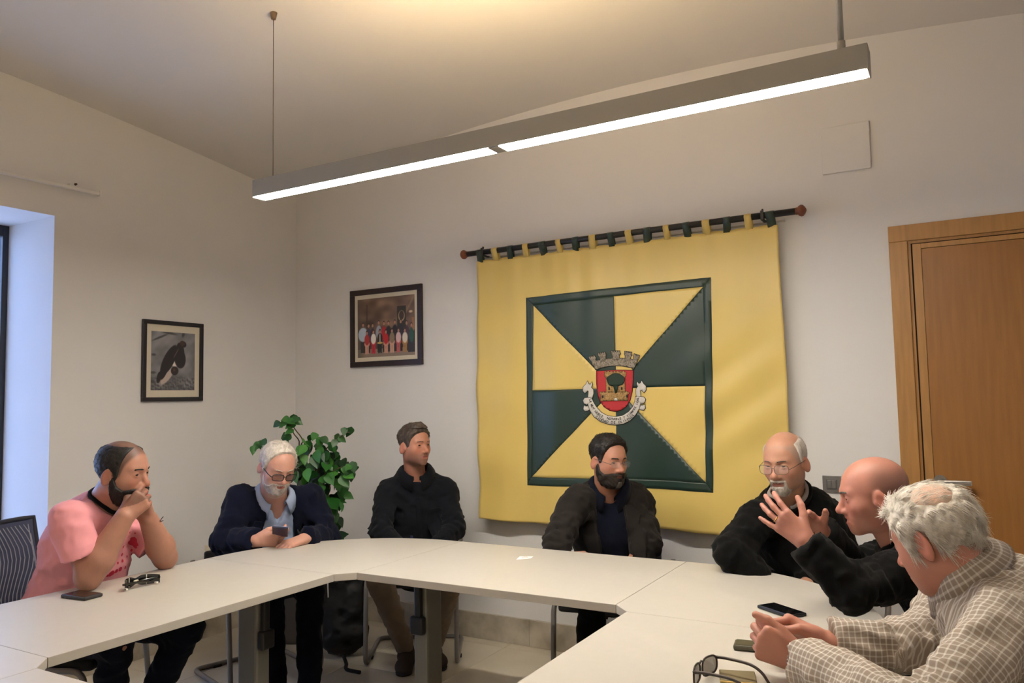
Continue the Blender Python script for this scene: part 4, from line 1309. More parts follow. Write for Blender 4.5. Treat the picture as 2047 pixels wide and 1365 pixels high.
P1 = build_person(sp); CAST[1] = P1
o, bv, _, _ = garment(P1, 't_shirt', M_pink, .012, step=.008, sleeve=.66, sleeve_r=.012, amp=.0035, seed=4, neckcut=.069, belly=.045, hem=.05)
neckband(P1, M_blackc, .0085, .001)
rs = random.Random(5)
spots = [(266, 1083, .022), (262, 1100, .006), (272, 1094, .005), (256, 1072, .005), (270, 1065, .004), (259, 1064, .004), (246, 1093, .006), (243, 1108, .007), (253, 1112, .005), (263, 1107, .005), (244, 1121, .006), (235, 1125, .005), (240, 1137, .009), (250, 1134, .006), (222, 1146, .012), (232, 1141, .008), (262, 1120, .004), (268, 1112, .004), (228, 1128, .004), (215, 1150, .007)]
for px_, py_, r0 in spots:
    dr = Vector(ray(px_, py_)).normalized(); hit = bv.ray_cast(Vector((0, 0, CAMZ)), dr)
    if hit[0] is None: continue
    n0 = np.array(hit[1]); n0 = n0*(-1 if n0 @ np.array(dr) > 0 else 1); t1 = nrm(np.cross(n0, [0, 0, 1])); t2 = np.cross(n0, t1); c0 = np.array(hit[0])
    V = [c0+n0*.0022]
    for k in range(12):
        rr0 = r0*rs.uniform(.8, 1.25); q_ = c0+t1*rr0*math.cos(k*.5236)+t2*rr0*math.sin(k*.5236)
        nb = bv.find_nearest(Vector(q_)); V.append(np.array(nb[0])+n0*.0018)
    from_np('print_splash', V, [[0, 1+k, 1+(k+1) % 12] for k in range(12)], M_redp, P1.root, True, None, P1.org)
trousers(P1, M_jean)
for a, k in ((sp['aR'], sp['kR']), (sp['aL'], sp['kL'])): shoe(P1, a, sp['face'], M_dtrous, M_bsole)
# bracelet on the left wrist
fl = nrm(np.asarray(sp['eL'])-wL); c0 = wL+fl*.028; u1 = nrm(np.cross(fl, [0, 0, 1])); u2 = np.cross(fl, u1)
br = tube('bracelet', [c0+.0355*(u1*math.cos(t*.262)+u2*math.sin(t*.262)*.95) for t in range(24)], .0028, mat('dark_cord', (46, 24, 28), .6), P1.root, 6, True, org=P1.org)
for s_, t_ in ((1, .3), (1, .9)):
    e0 = c0+nrm(_r)*.033+np.array([0, 0, .006]); tube('bracelet_tie', [e0, e0+nrm(_r)*.012+np.array([0, 0, .018*t_*s_]), e0+nrm(_r)*.018+np.array([0, 0, .026*t_*s_])], .0016, mat('dark_cord', (46, 24, 28), .6), br, 5, org=P1.org)

# ------------------------------------------------------------------ 2: navy jacket, phone in hand
wR, wL = W(513, 1081, 3.70), W(606, 1078, 3.76)
AW = AWAY(560)
sp = dict(label='white-bearded man in a navy jacket looking down at a phone', face=look(548, 18), pelvis=(-3.38, 3.02, .53), neck=W(549, 1003, 3.98), head=W(555, 932, 3.86),
    hf=(look(556, 22), math.radians(24), math.radians(4)), hs=1.0, hstep=.003, sR=W(482, 1000, 3.93), sL=W(620, 997, 4.08), eR=W(451, 1082, 3.80), eL=W(650, 1074, 4.02), wR=wR, wL=wL,
    kR=onZ(539, 1190, .5), kL=onZ(620, 1180, .5), aR=onZ(550, 1400, .08), aL=onZ(618, 1400, .08), girth=1.1, neckr=.062,
    skin=(192, 144, 126), stubble=((196, 178, 166), .55), skull=dict(jaw=1.02, fat=.7, nose=1.1, eye=.35), gaze=(0, 1, -.5),
    handR=dict(F=_r*.85+np.array([0, 0, .10]), N=AW*.9+np.array([0, 0, .25]), curl=dict(index=(.45, .7, .5), middle=(.55, .7, .5), ring=(.6, .8, .5), pinky=(.65, .8, .5)), thumb=(.45, .5, .5, .3)),
    handL=dict(F=-_r*.75-AW*.65+np.array([0, 0, -.12]), N=np.array([0, 0, -1.0])-_r*.25, curl=(.35, .45, .3), thumb=(.6, .2, .2, .2)),
    hair=[dict(name='hair', mask=scalp([(-.13, -.066), (-.075, -.062), (-.045, -.045), (-.030, .000), (-.012, .024), (.008, .004), (.020, -.020), (.034, .022), (.042, .060), (.050, .092), (.060, .108), (.085, .122)]), thick=.010, mat=H_white, amp=.0015, seed=5, freq=110, strands=dict(n=1800, len=.022, flow=lambda x, y, z: (-.5, -.7, -.3), w=.0008, lift=.3)),
          dict(name='beard', mask=beard(-.060, back=.016), thick=.0018, mat=H_white, amp=.0008, seed=6, strands=dict(n=900, len=.008, flow=lambda x, y, z: (0, .2, -1), w=.0006, lift=.4)),
          dict(name='eyebrows', mask=brows(.004), thick=.002, mat=H_white)])
P2 = build_person(sp); CAST[2] = P2
_, bvs, _, _ = garment(P2, 'shirt', M_blue, .008, sleeve=.06, amp=.005, seed=11, neckcut=.066, neckdrop=.005, belly=.07, cuts=[(cone(P2.neck+P2.f*.09-P2.spine*.055, P2.neck+P2.f*.09+P2.spine*.06, .006, .055), .008)])
ring2 = (P2.ring, P2.ringd, P2.ringax, P2.ringth)
_, bvj, _, _ = garment(P2, 'jacket', M_navy, .026, sleeve=1.97, amp=.005, seed=12, sleeve_r=.010, neckcut=.082, belly=.055, opening=([0, .15, .35, .7, .95, 1.1], [.125, .125, .115, .098, .072, .05], .02), shoulder=.060)
collar(P2, 'shirt_collar', M_blue, ring2, h=.034, gap=.50, leaf=.055, point=.05, tipw=.012, off=.004)
L2 = np.linalg.norm(P2.neck-P2.pel)
for s in (-1, 1):
    q = [(s*.086, L2*.97), (s*.118, L2*.95), (s*.160, L2*.80), (s*.142, L2*.70), (s*.152, L2*.45), (s*.140, L2*.18), (s*.128, L2*.35), (s*.108, L2*.72)]
    patch(P2, 'lapel', q if s > 0 else q[::-1], bvj, M_navy, .008, .006)
patch(P2, 'shirt_placket', [(-.014, .06), (.014, .06), (.014, L2*.78), (-.014, L2*.78)], bvs, M_blue, .002, .002)
trousers(P2, M_jean, seed=8)
for a in (sp['aR'], sp['aL']): shoe(P2, a, sp['face'], M_dtrous, M_bsole)
glasses(P2, M_blkfr, M_lensd, w=.0275, h=.0165, rr=.0021, y=.103, z=-.010, square=.55)

# ------------------------------------------------------------------ 3: dark slate shirt
sp = dict(label='man with short greying hair in a dark slate shirt, khaki trousers', face=look(830, 4), pelvis=(-2.80, 3.70, .53), neck=W(831, 957, 4.45), head=W(829, 890, 4.38),
    hf=(look(830, 40), math.radians(-2), math.radians(0)), hs=.975, hstep=.003, sR=W(775, 984, 4.40), sL=W(892, 981, 4.46), eR=W(760, 1062, 4.22), eL=W(908, 1056, 4.34), wR=W(805, 1100, 4.12), wL=W(865, 1100, 4.18),
    kR=onZ(758, 1157, .5), kL=onZ(899, 1160, .5), aR=onZ(812, 1298, .08), aL=onZ(866, 1290, .08), girth=1.04, skin=(176, 122, 100), stubble=((108, 84, 74), .6), skull=dict(jaw=1.0, nose=1.0, eye=.8), gaze=(.2, 1, 0),
    handR=dict(F=nrm(W(845, 1112, 4.05)-W(805, 1100, 4.12)), N=(0, 0, -1), curl=(.4, .5, .3), step=.005), handL=dict(F=nrm(W(830, 1112, 4.1)-W(865, 1100, 4.18)), N=(0, 0, -1), curl=(.4, .5, .3), step=.005),
    hair=[dict(name='hair', mask=scalp(HAIRLINE, lambda x, y, z: .40+.60*sstep(.01, .07, z)), thick=.012, mat=H_brown, amp=.0012, seed=7, strands=dict(n=1600, len=.016, flow=lambda x, y, z: (.2, .3 if z > .07 else -.4, .35 if z > .08 else -.8), w=.0008, lift=.6)),
          dict(name='hair_quiff', mask=lambda x, y, z: sstep(.085, .10, z)*sstep(-.02, .03, y)*sstep(.066, .04, np.abs(x)), thick=.024, mat=H_brown, amp=.002, seed=8),
          dict(name='eyebrows', mask=brows(.0038), thick=.0022, mat=H_dark)])
P3 = build_person(sp); CAST[3] = P3
_, bv, _, _ = garment(P3, 'shirt', M_dshirt, .015, sleeve=1.95, amp=.0045, seed=21, sleeve_r=.010, neckcut=.068, neckdrop=.01, belly=.03)
collar(P3, 'shirt_collar', M_dshirt, None, h=.031, gap=.22, leaf=.05, point=.05)
L3 = np.linalg.norm(P3.neck-P3.pel)
pk = patch(P3, 'shirt_placket', [(-.015, .04), (.015, .04), (.015, L3*.86), (-.015, L3*.86)], bv, M_dshirt, .002, .002)
patch(P3, 'chest_pocket', [(-.13, L3*.50), (-.045, L3*.50), (-.045, L3*.72), (-.13, L3*.72)], bv, M_dshirt, .002, .002)
patch(P3, 'shirt_logo', [(.035, L3*.36), (.055, L3*.36), (.052, L3*.42), (.040, L3*.42)], bv, mat('indigo_mark', (38, 42, 84), .6), .003, .001)
patch(P3, 'shirt_button', [(.016+.005*math.cos(k), L3*.345+.005*math.sin(k)) for k in range(6)], bv, M_pearl, .004, .002)
trousers(P3, M_khaki, seed=9)
for a, t in ((sp['aR'], -4), (sp['aL'], 10)): shoe(P3, a, look(830, t), M_brownsh, M_bsole)

# ------------------------------------------------------------------ 4: charcoal jacket before the banner
wR, wL = W(1128, 1112, 3.56), W(1262, 1128, 3.62)
sp = dict(label='bearded man in glasses and charcoal jacket seated before the banner', face=look(1215, 4), pelvis=(-1.57, 3.70, .53), neck=W(1213, 988, 3.80), head=W(1217, 920, 3.72),
    hf=(look(1217, 38), math.radians(5), math.radians(2)), hs=.965, hstep=.003, sR=W(1152, 1002, 3.73), sL=W(1274, 1004, 3.82), eR=W(1114, 1084, 3.58), eL=W(1294, 1084, 3.68), wR=wR, wL=wL,
    **legs_default((-1.57, 3.70, .53), look(1215, 0), .12), girth=1.08, skin=(172, 122, 100), skull=dict(jaw=1.0, fat=.3, nose=1.05, eye=.8), gaze=(.35, 1, -.05), stubble=((60, 48, 42), .4),
    handR=dict(F=nrm(W(1185, 1106, 3.50)-wR), N=(0, 0, -1), curl=(.35, .5, .3), step=.004), handL=dict(F=nrm(W(1180, 1107, 3.50)-wL), N=np.array([0, 0, -1.]), curl=(.4, .6, .3), step=.004),
    hair=[dict(name='hair', mask=scalp(HAIRLINE[:-4]+[(.046, .040), (.058, .074), (.070, .088), (.10, .098)], lambda x, y, z: .40+.60*sstep(.01, .075, z)), thick=.016, mat=H_black, amp=.0016, seed=9, strands=dict(n=1800, len=.015, flow=lambda x, y, z: (.2, .2 if z > .07 else -.3, .5 if z > .08 else -.8), w=.0009, lift=.7)),
          dict(name='beard', mask=beard(-.050), thick=.0075, mat=H_dark, amp=.0010, seed=10, strands=dict(n=1300, len=.010, flow=lambda x, y, z: (0, .2, -1), w=.0007, lift=.4)),
          dict(name='grey_beard_tip', mask=lambda x, y, z: sstep(.022, .012, np.abs(x))*sstep(-.084, -.090, z)*sstep(.05, .06, y)*sstep(-.13, -.12, z), thick=.0092, mat=H_grey, amp=.001, seed=12),
          dict(name='eyebrows', mask=brows(.0046), thick=.003, mat=H_black)])
P4 = build_person(sp); CAST[4] = P4
_, bvs, _, _ = garment(P4, 'shirt', M_nshirt, .006, sleeve=.06, amp=.004, seed=31, neckcut=.068, neckdrop=.01, belly=.035)
ring4 = (P4.ring, P4.ringd, P4.ringax, P4.ringth)
_, bvj, _, _ = garment(P4, 'jacket', M_gjack, .024, sleeve=1.93, amp=.0050, seed=32, sleeve_r=.012, neckcut=.080, belly=.02, opening=([0, .2, .5, .8, .98, 1.1], [.07, .065, .062, .065, .062, .05], .02), shoulder=.066)
collar(P4, 'shirt_collar', M_nshirt, ring4, h=.036, gap=.30, leaf=.05, point=.045, off=.004)
L4 = np.linalg.norm(P4.neck-P4.pel)
for s in (-1, 1):
    q = [(s*.074, L4*.97), (s*.105, L4*.95), (s*.142, L4*.86), (s*.122, L4*.80), (s*.152, L4*.74), (s*.112, L4*.45), (s*.084, L4*.20), (s*.072, L4*.5), (s*.074, L4*.82)]
    patch(P4, 'lapel', q if s > 0 else q[::-1], bvj, M_gjack, .008, .006)
    q = [(s*.095, L4*.38), (s*.185, L4*.36), (s*.185, L4*.31), (s*.095, L4*.33)]
    patch(P4, 'pocket_flap', q if s > 0 else q[::-1], bvj, M_gjack, .008, .006)
trousers(P4, M_dtrous, seed=13)
for a in (sp['aR'], sp['aL']): shoe(P4, a, sp['face'], M_dtrous, M_bsole)
glasses(P4, M_wire, M_lens, w=.0255, h=.0155, rr=.0011, y=.101, z=-.006, half='top', square=.7)

# ------------------------------------------------------------------ 5: black jumper, wire glasses, goatee
sp = dict(label='balding man with white goatee, wire glasses and a plain black jumper', face=look(1570, -14), pelvis=(-.60, 3.56, .53), neck=W(1572, 1004, 3.24), head=W(1569, 923, 3.12),
    hf=(look(1570, -26), math.radians(9), math.radians(-2)), hs=1.0, hstep=.003, sR=W(1512, 1040, 3.12), sL=W(1648, 1030, 3.30), eR=W(1462, 1105, 3.02), eL=W(1684, 1120, 3.18), wR=W(1525, 1165, 2.98), wL=W(1610, 1170, 3.02),
    **legs_default((-.60, 3.56, .53), look(1570, -10), .11), girth=1.1, neckr=.060, skin=(182, 134, 110), skull=dict(jaw=.98, nose=1.15, eye=.45, cranh=1.02), gaze=(-.1, 1, -.3), stubble=((176, 158, 146), .3),
    shaved=((150, 138, 128), .5, lambda x, y, z: sstep(.085, .06, z)),
    handR=dict(F=nrm(W(1575, 1180, 2.92)-W(1525, 1165, 2.98)), N=(0, 0, -1), curl=(.4, .5, .3), step=.006), handL=dict(F=nrm(W(1560, 1180, 2.95)-W(1610, 1170, 3.02)), N=(0, 0, -1), curl=(.4, .5, .3), step=.006),
    hair=[dict(name='hair', mask=scalp([(-.13, -.066), (-.075, -.062), (-.045, -.045), (-.030, .000), (-.012, .024), (.004, .010), (.012, -.005), (.020, .02), (.024, .06), (.03, .2)], lambda x, y, z: sstep(.092, .070, z+.25*y)), thick=.0050, mat=H_white, amp=.0006, seed=14, strands=dict(n=900, len=.009, flow=lambda x, y, z: (0, -.5, -.8), w=.0006, lift=.4)),
          dict(name='goatee', mask=goatee, thick=.0045, mat=H_white, amp=.001, seed=15, strands=dict(n=700, len=.012, flow=lambda x, y, z: (0, .2, -1), w=.0007, lift=.3)),
          dict(name='eyebrows', mask=brows(.0036), thick=.002, mat=H_grey)])
P5 = build_person(sp); CAST[5] = P5
garment(P5, 'jumper', M_bjump, .022, sleeve=1.95, amp=.0045, seed=41, sleeve_r=.014, neckcut=.076, neckdrop=.012, belly=.05, shoulder=.062)
neckband(P5, M_bjump, .0105, .003)
ring5 = (P5.ring*.86+P5.ring.mean(0)*.14, P5.ringd, P5.ringax, P5.ringth)
collar(P5, 'shirt_collar', M_pshirt, ring5, h=.028, gap=.30, leaf=.01, point=.03, tipw=.002, out=.010)
trousers(P5, M_dtrous, seed=15)
for a in (sp['aR'], sp['aL']): shoe(P5, a, sp['face'], M_dtrous, M_bsole)
glasses(P5, M_wire, M_lens, w=.0275, h=.0185, rr=.0010, y=.104, z=-.008, square=.65)

# ------------------------------------------------------------------ 6: bald man gesturing
wR, wL = W(1640, 1062, 2.46), W(1610, 1080, 2.22)
sp = dict(label='bald clean-shaven man in a black jumper gesturing with both hands', face=look(1790, -84), pelvis=(.17, 2.82, .53), neck=W(1802, 1090, 2.46), head=W(1746, 989, 2.42),
    hf=(look(1745, -84), math.radians(8), math.radians(0)), hs=1.0, hstep=.0026, sL=W(1815, 1140, 2.26), sR=W(1775, 1118, 2.64), eL=W(1705, 1180, 2.16), eR=W(1702, 1140, 2.58), wR=wR, wL=wL,
    **legs_default((.17, 2.82, .53), look(1790, -80), .11), girth=1.04, neckr=.060, skin=(178, 122, 104), skull=dict(jaw=.96, nose=1.12, eye=.8, chin=1.05, mouth=.004, brow=1.15, cranh=.99), gaze=(-.1, 1, 0),
    shaved=((84, 70, 64), .5, lambda x, y, z: sstep(.105, .05, z)*sstep(.03, -.03, y)+.0*x),
    handL=dict(F=nrm(W(1545, 1030, 2.22)-wL)*.85+AWAY(1600)*.42, N=AWAY(1600)*.95+_r*.35, fspread=(.10, .02, -.08, -.26), curl=dict(index=(.25, .25, .2), middle=(.2, .3, .2), ring=(.15, .3, .2), pinky=(.05, .2, .15)), thumb=(.75, .35, .2, .2), step=.0026, size=.93),
    handR=dict(F=nrm(W(1572, 1012, 2.40)-wR)*.85-AWAY(1600)*.15, N=-AWAY(1600)*.95+_r*.1, fspread=(.06, .01, -.05, -.12), curl=dict(index=(.3, .35, .2), middle=(.35, .4, .2), ring=(.4, .4, .2), pinky=(.4, .4, .2)), thumb=(.7, .3, .2, .2), step=.0028, size=.90),
    hair=[dict(name='eyebrows', mask=brows(.0044), thick=.003, mat=H_grey)])
P6 = build_person(sp); CAST[6] = P6
garment(P6, 'jumper', M_bjump, .018, sleeve=1.98, amp=.0045, seed=51, sleeve_r=.012, neckcut=.070, neckdrop=.0, belly=.03, step=.008)
neckband(P6, M_bjump, .0095, .003)
trousers(P6, M_dtrous, seed=16)
for a in (sp['aR'], sp['aL']): shoe(P6, a, sp['face'], M_dtrous, M_bsole)
# wedding ring on the left hand
t_, fw_, ph_, r_ = FING['ring']
Fh = nrm(sp['handL']['F']); Nh = np.asarray(sp['handL']['N'], float); Nh = nrm(Nh-Fh*np.dot(Nh, Fh)); Th = -np.cross(Fh, Nh)
Fd = nrm(Fh*math.cos(-.08)+Th*math.sin(-.08)); c0 = wL+.93*Fh*(fw_-.006)+.93*Th*t_+.93*(Fd*math.cos(.15)+Nh*math.sin(.15))*.021
tube('wedding_ring', [c0+.0100*(Th*math.cos(k*.3927)+nrm(np.cross(Fd, Th))*math.sin(k*.3927)) for k in range(16)], .0016, mat('gold', (212, 170, 96), .25, 1.0), P6.root, 6, True, org=P6.org)

# ------------------------------------------------------------------ 7: checked shirt
M_check = mat('checked_cotton', (170, 150, 128), .85, bump=.2, bscale=700)
def make_check():
    nt = M_check.node_tree; b = nt.nodes['Principled BSDF']
    at = nt.nodes.new('ShaderNodeAttribute'); at.attribute_name = 'weave'; sx = nt.nodes.new('ShaderNodeSeparateXYZ')
    nt.links.new(at.outputs['Vector'], sx.inputs[0])
    def stripe(sock, pitch, w):
        p = nt.nodes.new('ShaderNodeMath'); p.operation = 'PINGPONG'; p.inputs[1].default_value = pitch/2; nt.links.new(sock, p.inputs[0])
        m = nt.nodes.new('ShaderNodeMapRange'); m.inputs['From Min'].default_value = w*1.35; m.inputs['From Max'].default_value = w*.65; nt.links.new(p.outputs[0], m.inputs['Value'])
        return m.outputs[0]
    a, c = stripe(sx.outputs['X'], .0135, .0016), stripe(sx.outputs['Y'], .0135, .0016)
    ad = nt.nodes.new('ShaderNodeMath'); ad.operation = 'ADD'; nt.links.new(a, ad.inputs[0]); nt.links.new(c, ad.inputs[1])
    ml = nt.nodes.new('ShaderNodeMath'); ml.operation = 'MULTIPLY'; ml.inputs[1].default_value = .55; ml.use_clamp = True; nt.links.new(ad.outputs[0], ml.inputs[0])
    mx = nt.nodes.new('ShaderNodeMixRGB'); mx.inputs['Color1'].default_value = (*lin(144, 130, 116), 1); mx.inputs['Color2'].default_value = (*lin(206, 198, 186), 1)
    nt.links.new(ml.outputs[0], mx.inputs['Fac']); nt.links.new(mx.outputs['Color'], b.inputs['Base Color'])
make_check()
def weave(o, V, P):
    V = np.asarray(V); uv = np.zeros((len(V), 3), np.float32); best = np.full(len(V), 9.0)
    for k, (s, e, w, nm) in enumerate(P.arms):
        L0 = 0.0
        for a, b, r in ((s, e, .072), (e, w, .06)):
            d = b-a; L = np.linalg.norm(d); d = d/L; t = (V-a) @ d; tc = np.clip(t, 0 if L0 else .03, L*1.08)
            q = V-a-tc[:, None]*d; dist = np.linalg.norm(q, axis=1)-r
            n1 = nrm(np.cross(d, P.spine)); n2 = np.cross(d, n1)
            ang = np.arctan2(q @ n2, q @ n1)
            m = dist < best
            best = np.where(m, dist, best); uv[m, 0] = ang[m]*.058+k*.4; uv[m, 1] = L0+t[m]
            L0 += L
    l = V-P.pel; lx, lf, lz = l @ P.rt, l @ P.f, l @ P.spine
    dist = np.sqrt(lx**2+(lf*1.3)**2)-.19*P.g
    m = (dist < best-.012) | ((lz > np.linalg.norm(P.neck-P.pel)-.13) & (np.abs(lx) < .15))
    uv[m, 0] = np.where(np.abs(lf) > -1, lx, lx)[m]*1.0+.3*lf[m]; uv[m, 1] = lz[m]+.0*lf[m]+.55*(lf[m])*(lz[m] > .33)
    a = o.data.attributes.new('weave', 'FLOAT_VECTOR', 'POINT'); a.data.foreach_set('vector', uv.ravel())
wR, wL = onZ(1648, 1284, .800), onZ(1596, 1318, .790)
def crown_spot(x, y, z): return sstep(1.9, .7, np.sqrt(((x+.030)/.032)**2+((y+.050)/.040)**2+((z-.088)/.034)**2))
H_thin = hairmat('thin_hair_over_scalp', (206, 164, 138), (196, 176, 156))
def flow7(x, y, z):
    if z > .07: return (.75 if x < .0 else .35, -.75, -.1)
    return (0, -.85, -.55) if z > .0 else (0, -.7, -.8)
sp = dict(label='white-haired man in a beige checked shirt with hands clasped on the table', face=look(1950, -120), pelvis=(.40, 1.96, .53), neck=W(1938, 1156, 1.86), head=W(1870, 1073, 1.82),
    hf=(look(1873, -118), math.radians(22), math.radians(2)), hs=1.0, hstep=.0026, sL=W(2015, 1245, 1.64), sR=W(1905, 1200, 2.04), eL=np.array([-.09, 1.70, .80]), eR=onZ(1838, 1292, .80), wR=wR, wL=wL,
    **legs_default((.40, 1.96, .53), look(1950, -110), .11), girth=1.12, neckr=.064, skin=(182, 126, 106), skull=dict(jaw=1.02, fat=.8, ear=1.08, cranw=1.02), gaze=(0, 1, -.2),
    handL=dict(F=nrm(W(1522, 1283, 1.86)-wL), N=AWAY(1570)*.95+_r*.15, curl=dict(index=(1.1, 1.5, .8), middle=(1.2, 1.5, .8), ring=(1.25, 1.45, .8), pinky=(1.3, 1.4, .8)), thumb=(.45, .15, .3, .3), step=.0024, size=1.04),
    handR=dict(F=nrm(W(1565, 1250, 2.00)-wR), N=-AWAY(1570)*.75-np.array([0, 0, .45]), curl=dict(index=(.8, 1.2, .6), middle=(.9, 1.2, .6), ring=(1.0, 1.2, .6), pinky=(1.0, 1.2, .6)), thumb=(.45, .55, .5, .5), step=.0024, size=1.04),
    hair=[dict(name='hair', mask=scalp([(-.13, -.078), (-.075, -.074), (-.050, -.058), (-.036, -.020), (-.024, .018), (-.010, .026), (.006, .006), (.018, -.030), (.028, -.020), (.040, .018), (.052, .040), (.066, .060), (.085, .078), (.11, .09)], lambda x, y, z: 1-.78*crown_spot(x, y, z)), thick=.009, mat=H_ivory, amp=.0022, seed=17, freq=120, strands=dict(n=5200, len=.030, flow=flow7, w=.0008, lift=.04, jit=.10, mat=H_ivory2, drop=.25, minmask=.30)),
          dict(name='thin_crown_hair', mask=crown_spot, thick=.0050, mat=H_thin, amp=.0006, seed=19, strands=dict(n=260, len=.03, flow=flow7, w=.0007, lift=.05, jit=.12, mat=H_ivory2, drop=.2)),
          dict(name='hair_fringe', mask=lambda x, y, z: sstep(.064, .078, z)*sstep(.03, .055, y)*sstep(.066, .05, np.abs(x)), thick=.016, mat=H_ivory, amp=.003, seed=18, freq=90, strands=dict(n=900, len=.03, flow=lambda x, y, z: (.8, .3, -.1), w=.0008, lift=.3, jit=.2, mat=H_ivory2)),
          dict(name='eyebrows', mask=brows(.0042), thick=.003, mat=H_ivory)])
P7 = build_person(sp); CAST[7] = P7
o, bv, V, Q = garment(P7, 'shirt', M_check, .018, sleeve=1.93, amp=.0048, seed=61, sleeve_r=.012, neckcut=.074, neckdrop=.005, belly=.06, step=.0072, cuff=.004, shoulder=.062)
weave(o, V, P7)
co = collar(P7, 'shirt_collar', M_check, None, h=.040, gap=.30, leaf=.058, point=.045)
cv = np.array([v.co for v in co.data.vertices]); l = cv+P7.org-P7.neck
uv = np.zeros((len(cv), 3), np.float32); i_ = np.arange(len(cv)); uv[:, 0] = (i_//6)*.0118; uv[:, 1] = np.array([0, .02, .04, .046, .066, .086])[i_ % 6]
a = co.data.attributes.new('weave', 'FLOAT_VECTOR', 'POINT'); a.data.foreach_set('vector', uv.ravel())
trousers(P7, M_khaki, seed=17)
for a in (sp['aR'], sp['aL']): shoe(P7, a, sp['face'], M_brownsh, M_bsole)
# silver chain bracelet on the left wrist
fl = nrm(np.asarray(sp['eL'])-wL); c0 = wL+fl*.012; u1 = nrm(np.cross(fl, [0, 0, 1])); u2 = np.cross(fl, u1)
M_silver = mat('silver', (214, 212, 206), .2, 1.0)
cb = tube('chain_bracelet', [c0+.0375*(u1*math.cos(t*.262)+u2*math.sin(t*.262)*.92) for t in range(24)], .0012, M_silver, P7.root, 6, True, org=P7.org)
lk = None
for t in range(30):
    p = c0+.0385*(u1*math.cos(t*.2094)+u2*math.sin(t*.2094)*.92)-P7.org
    if lk is None:
        bm = bmesh.new(); bmesh.ops.create_icosphere(bm, subdivisions=1, radius=.0032); lo_ = bm_obj('bracelet_link', bm, M_silver, cb, True); lk = lo_.data
    else:
        lo_ = bpy.data.objects.new('bracelet_link', lk); COL.objects.link(lo_); lo_.parent = cb
    lo_.location = tuple(p)
# ================================================================== framed pictures
M_pic = mat('printed_picture', (120, 120, 120), .35, attr='col', coat=.15)
M_dark = mat('black_frame', (26, 24, 30), .4)
M_dbrown = mat('dark_brown_frame', (38, 24, 24), .35, var=.1, vscale=30)
M_mat = mat('cream_mount', (214, 204, 184), .8)
def ellm(U, V, cx, cy, rx, ry, soft=.15, rot=0.0):
    a, b = U-cx, V-cy; c, s = math.cos(rot), math.sin(rot); a, b = a*c+b*s, -a*s+b*c
    return sstep(1+soft, 1-soft, np.sqrt((a/rx)**2+(b/ry)**2))
def boxm(U, V, x0, y0, x1, y1): return ((U > x0) & (U < x1) & (V > y0) & (V < y1))*1.0
def over(C, m, rgb): return C*(1-m[..., None])+np.array(rgb, float)*m[..., None]
def picture(name, label, O, X, Zv, N, w, h, fw_, mw, fm, mm, painter, res):
    """O lower-left corner on the wall, X along, N into the room"""
    root = tag(empty(name, O), label, 'picture')
    def L(a, b, c): return np.array(X)*a+np.array(Zv)*b+np.array(N)*c
    def slab(nm, a0, a1, b0, b1, c0, c1, m, bev=.002):
        pts = [L(a, b, c) for a in (a0, a1) for b in (b0, b1) for c in (c0, c1)]
        lo = np.min(pts, 0); hi = np.max(pts, 0)
        return box(nm, lo, hi, m, root, bev)
    d = .022
    slab('frame_rail', 0, w, 0, fw_, 0.004, d, fm); slab('frame_rail', 0, w, h-fw_, h, 0.004, d, fm)
    slab('frame_stile', 0, fw_, fw_, h-fw_, 0.004, d, fm); slab('frame_stile', w-fw_, w, fw_, h-fw_, 0.004, d, fm)
    slab('mount', fw_*.8, w-fw_*.8, fw_*.8, h-fw_*.8, .004, .011, mm, 0)
    nx_, ny_ = res
    U, Vv = np.meshgrid((np.arange(nx_)+.5)/nx_, (np.arange(ny_)+.5)/ny_, indexing='ij')
    C = painter(U, Vv)/255.0
    C = np.where(C <= .04045, C/12.92, ((np.clip(C, 0, 1)+.055)/1.055)**2.4)
    a0, a1 = fw_+mw[0], w-fw_-mw[0]; b0, b1 = fw_+mw[1], h-fw_-mw[1]
    P = np.stack([np.array(L(a0, b0, .0122))[None, None, :]+U[..., None]*np.array(L(a1-a0, 0, 0))+Vv[..., None]*np.array(L(0, b1-b0, 0))], 0)[0].reshape(-1, 3)
    idx = np.arange(nx_*ny_).reshape(nx_, ny_)
    Fq = np.stack([idx[:-1, :-1], idx[1:, :-1], idx[1:, 1:], idx[:-1, 1:]], -1).reshape(-1, 4)
    from_np('print', P, Fq, M_pic, root, False, C.reshape(-1, 3))
    return root
rsn = np.random.RandomState(4)
def soft_noise(U, V, seed, f):
    w = Waves(seed, f, 14, (1, 1, 0)); return w(U, V, 0*U)
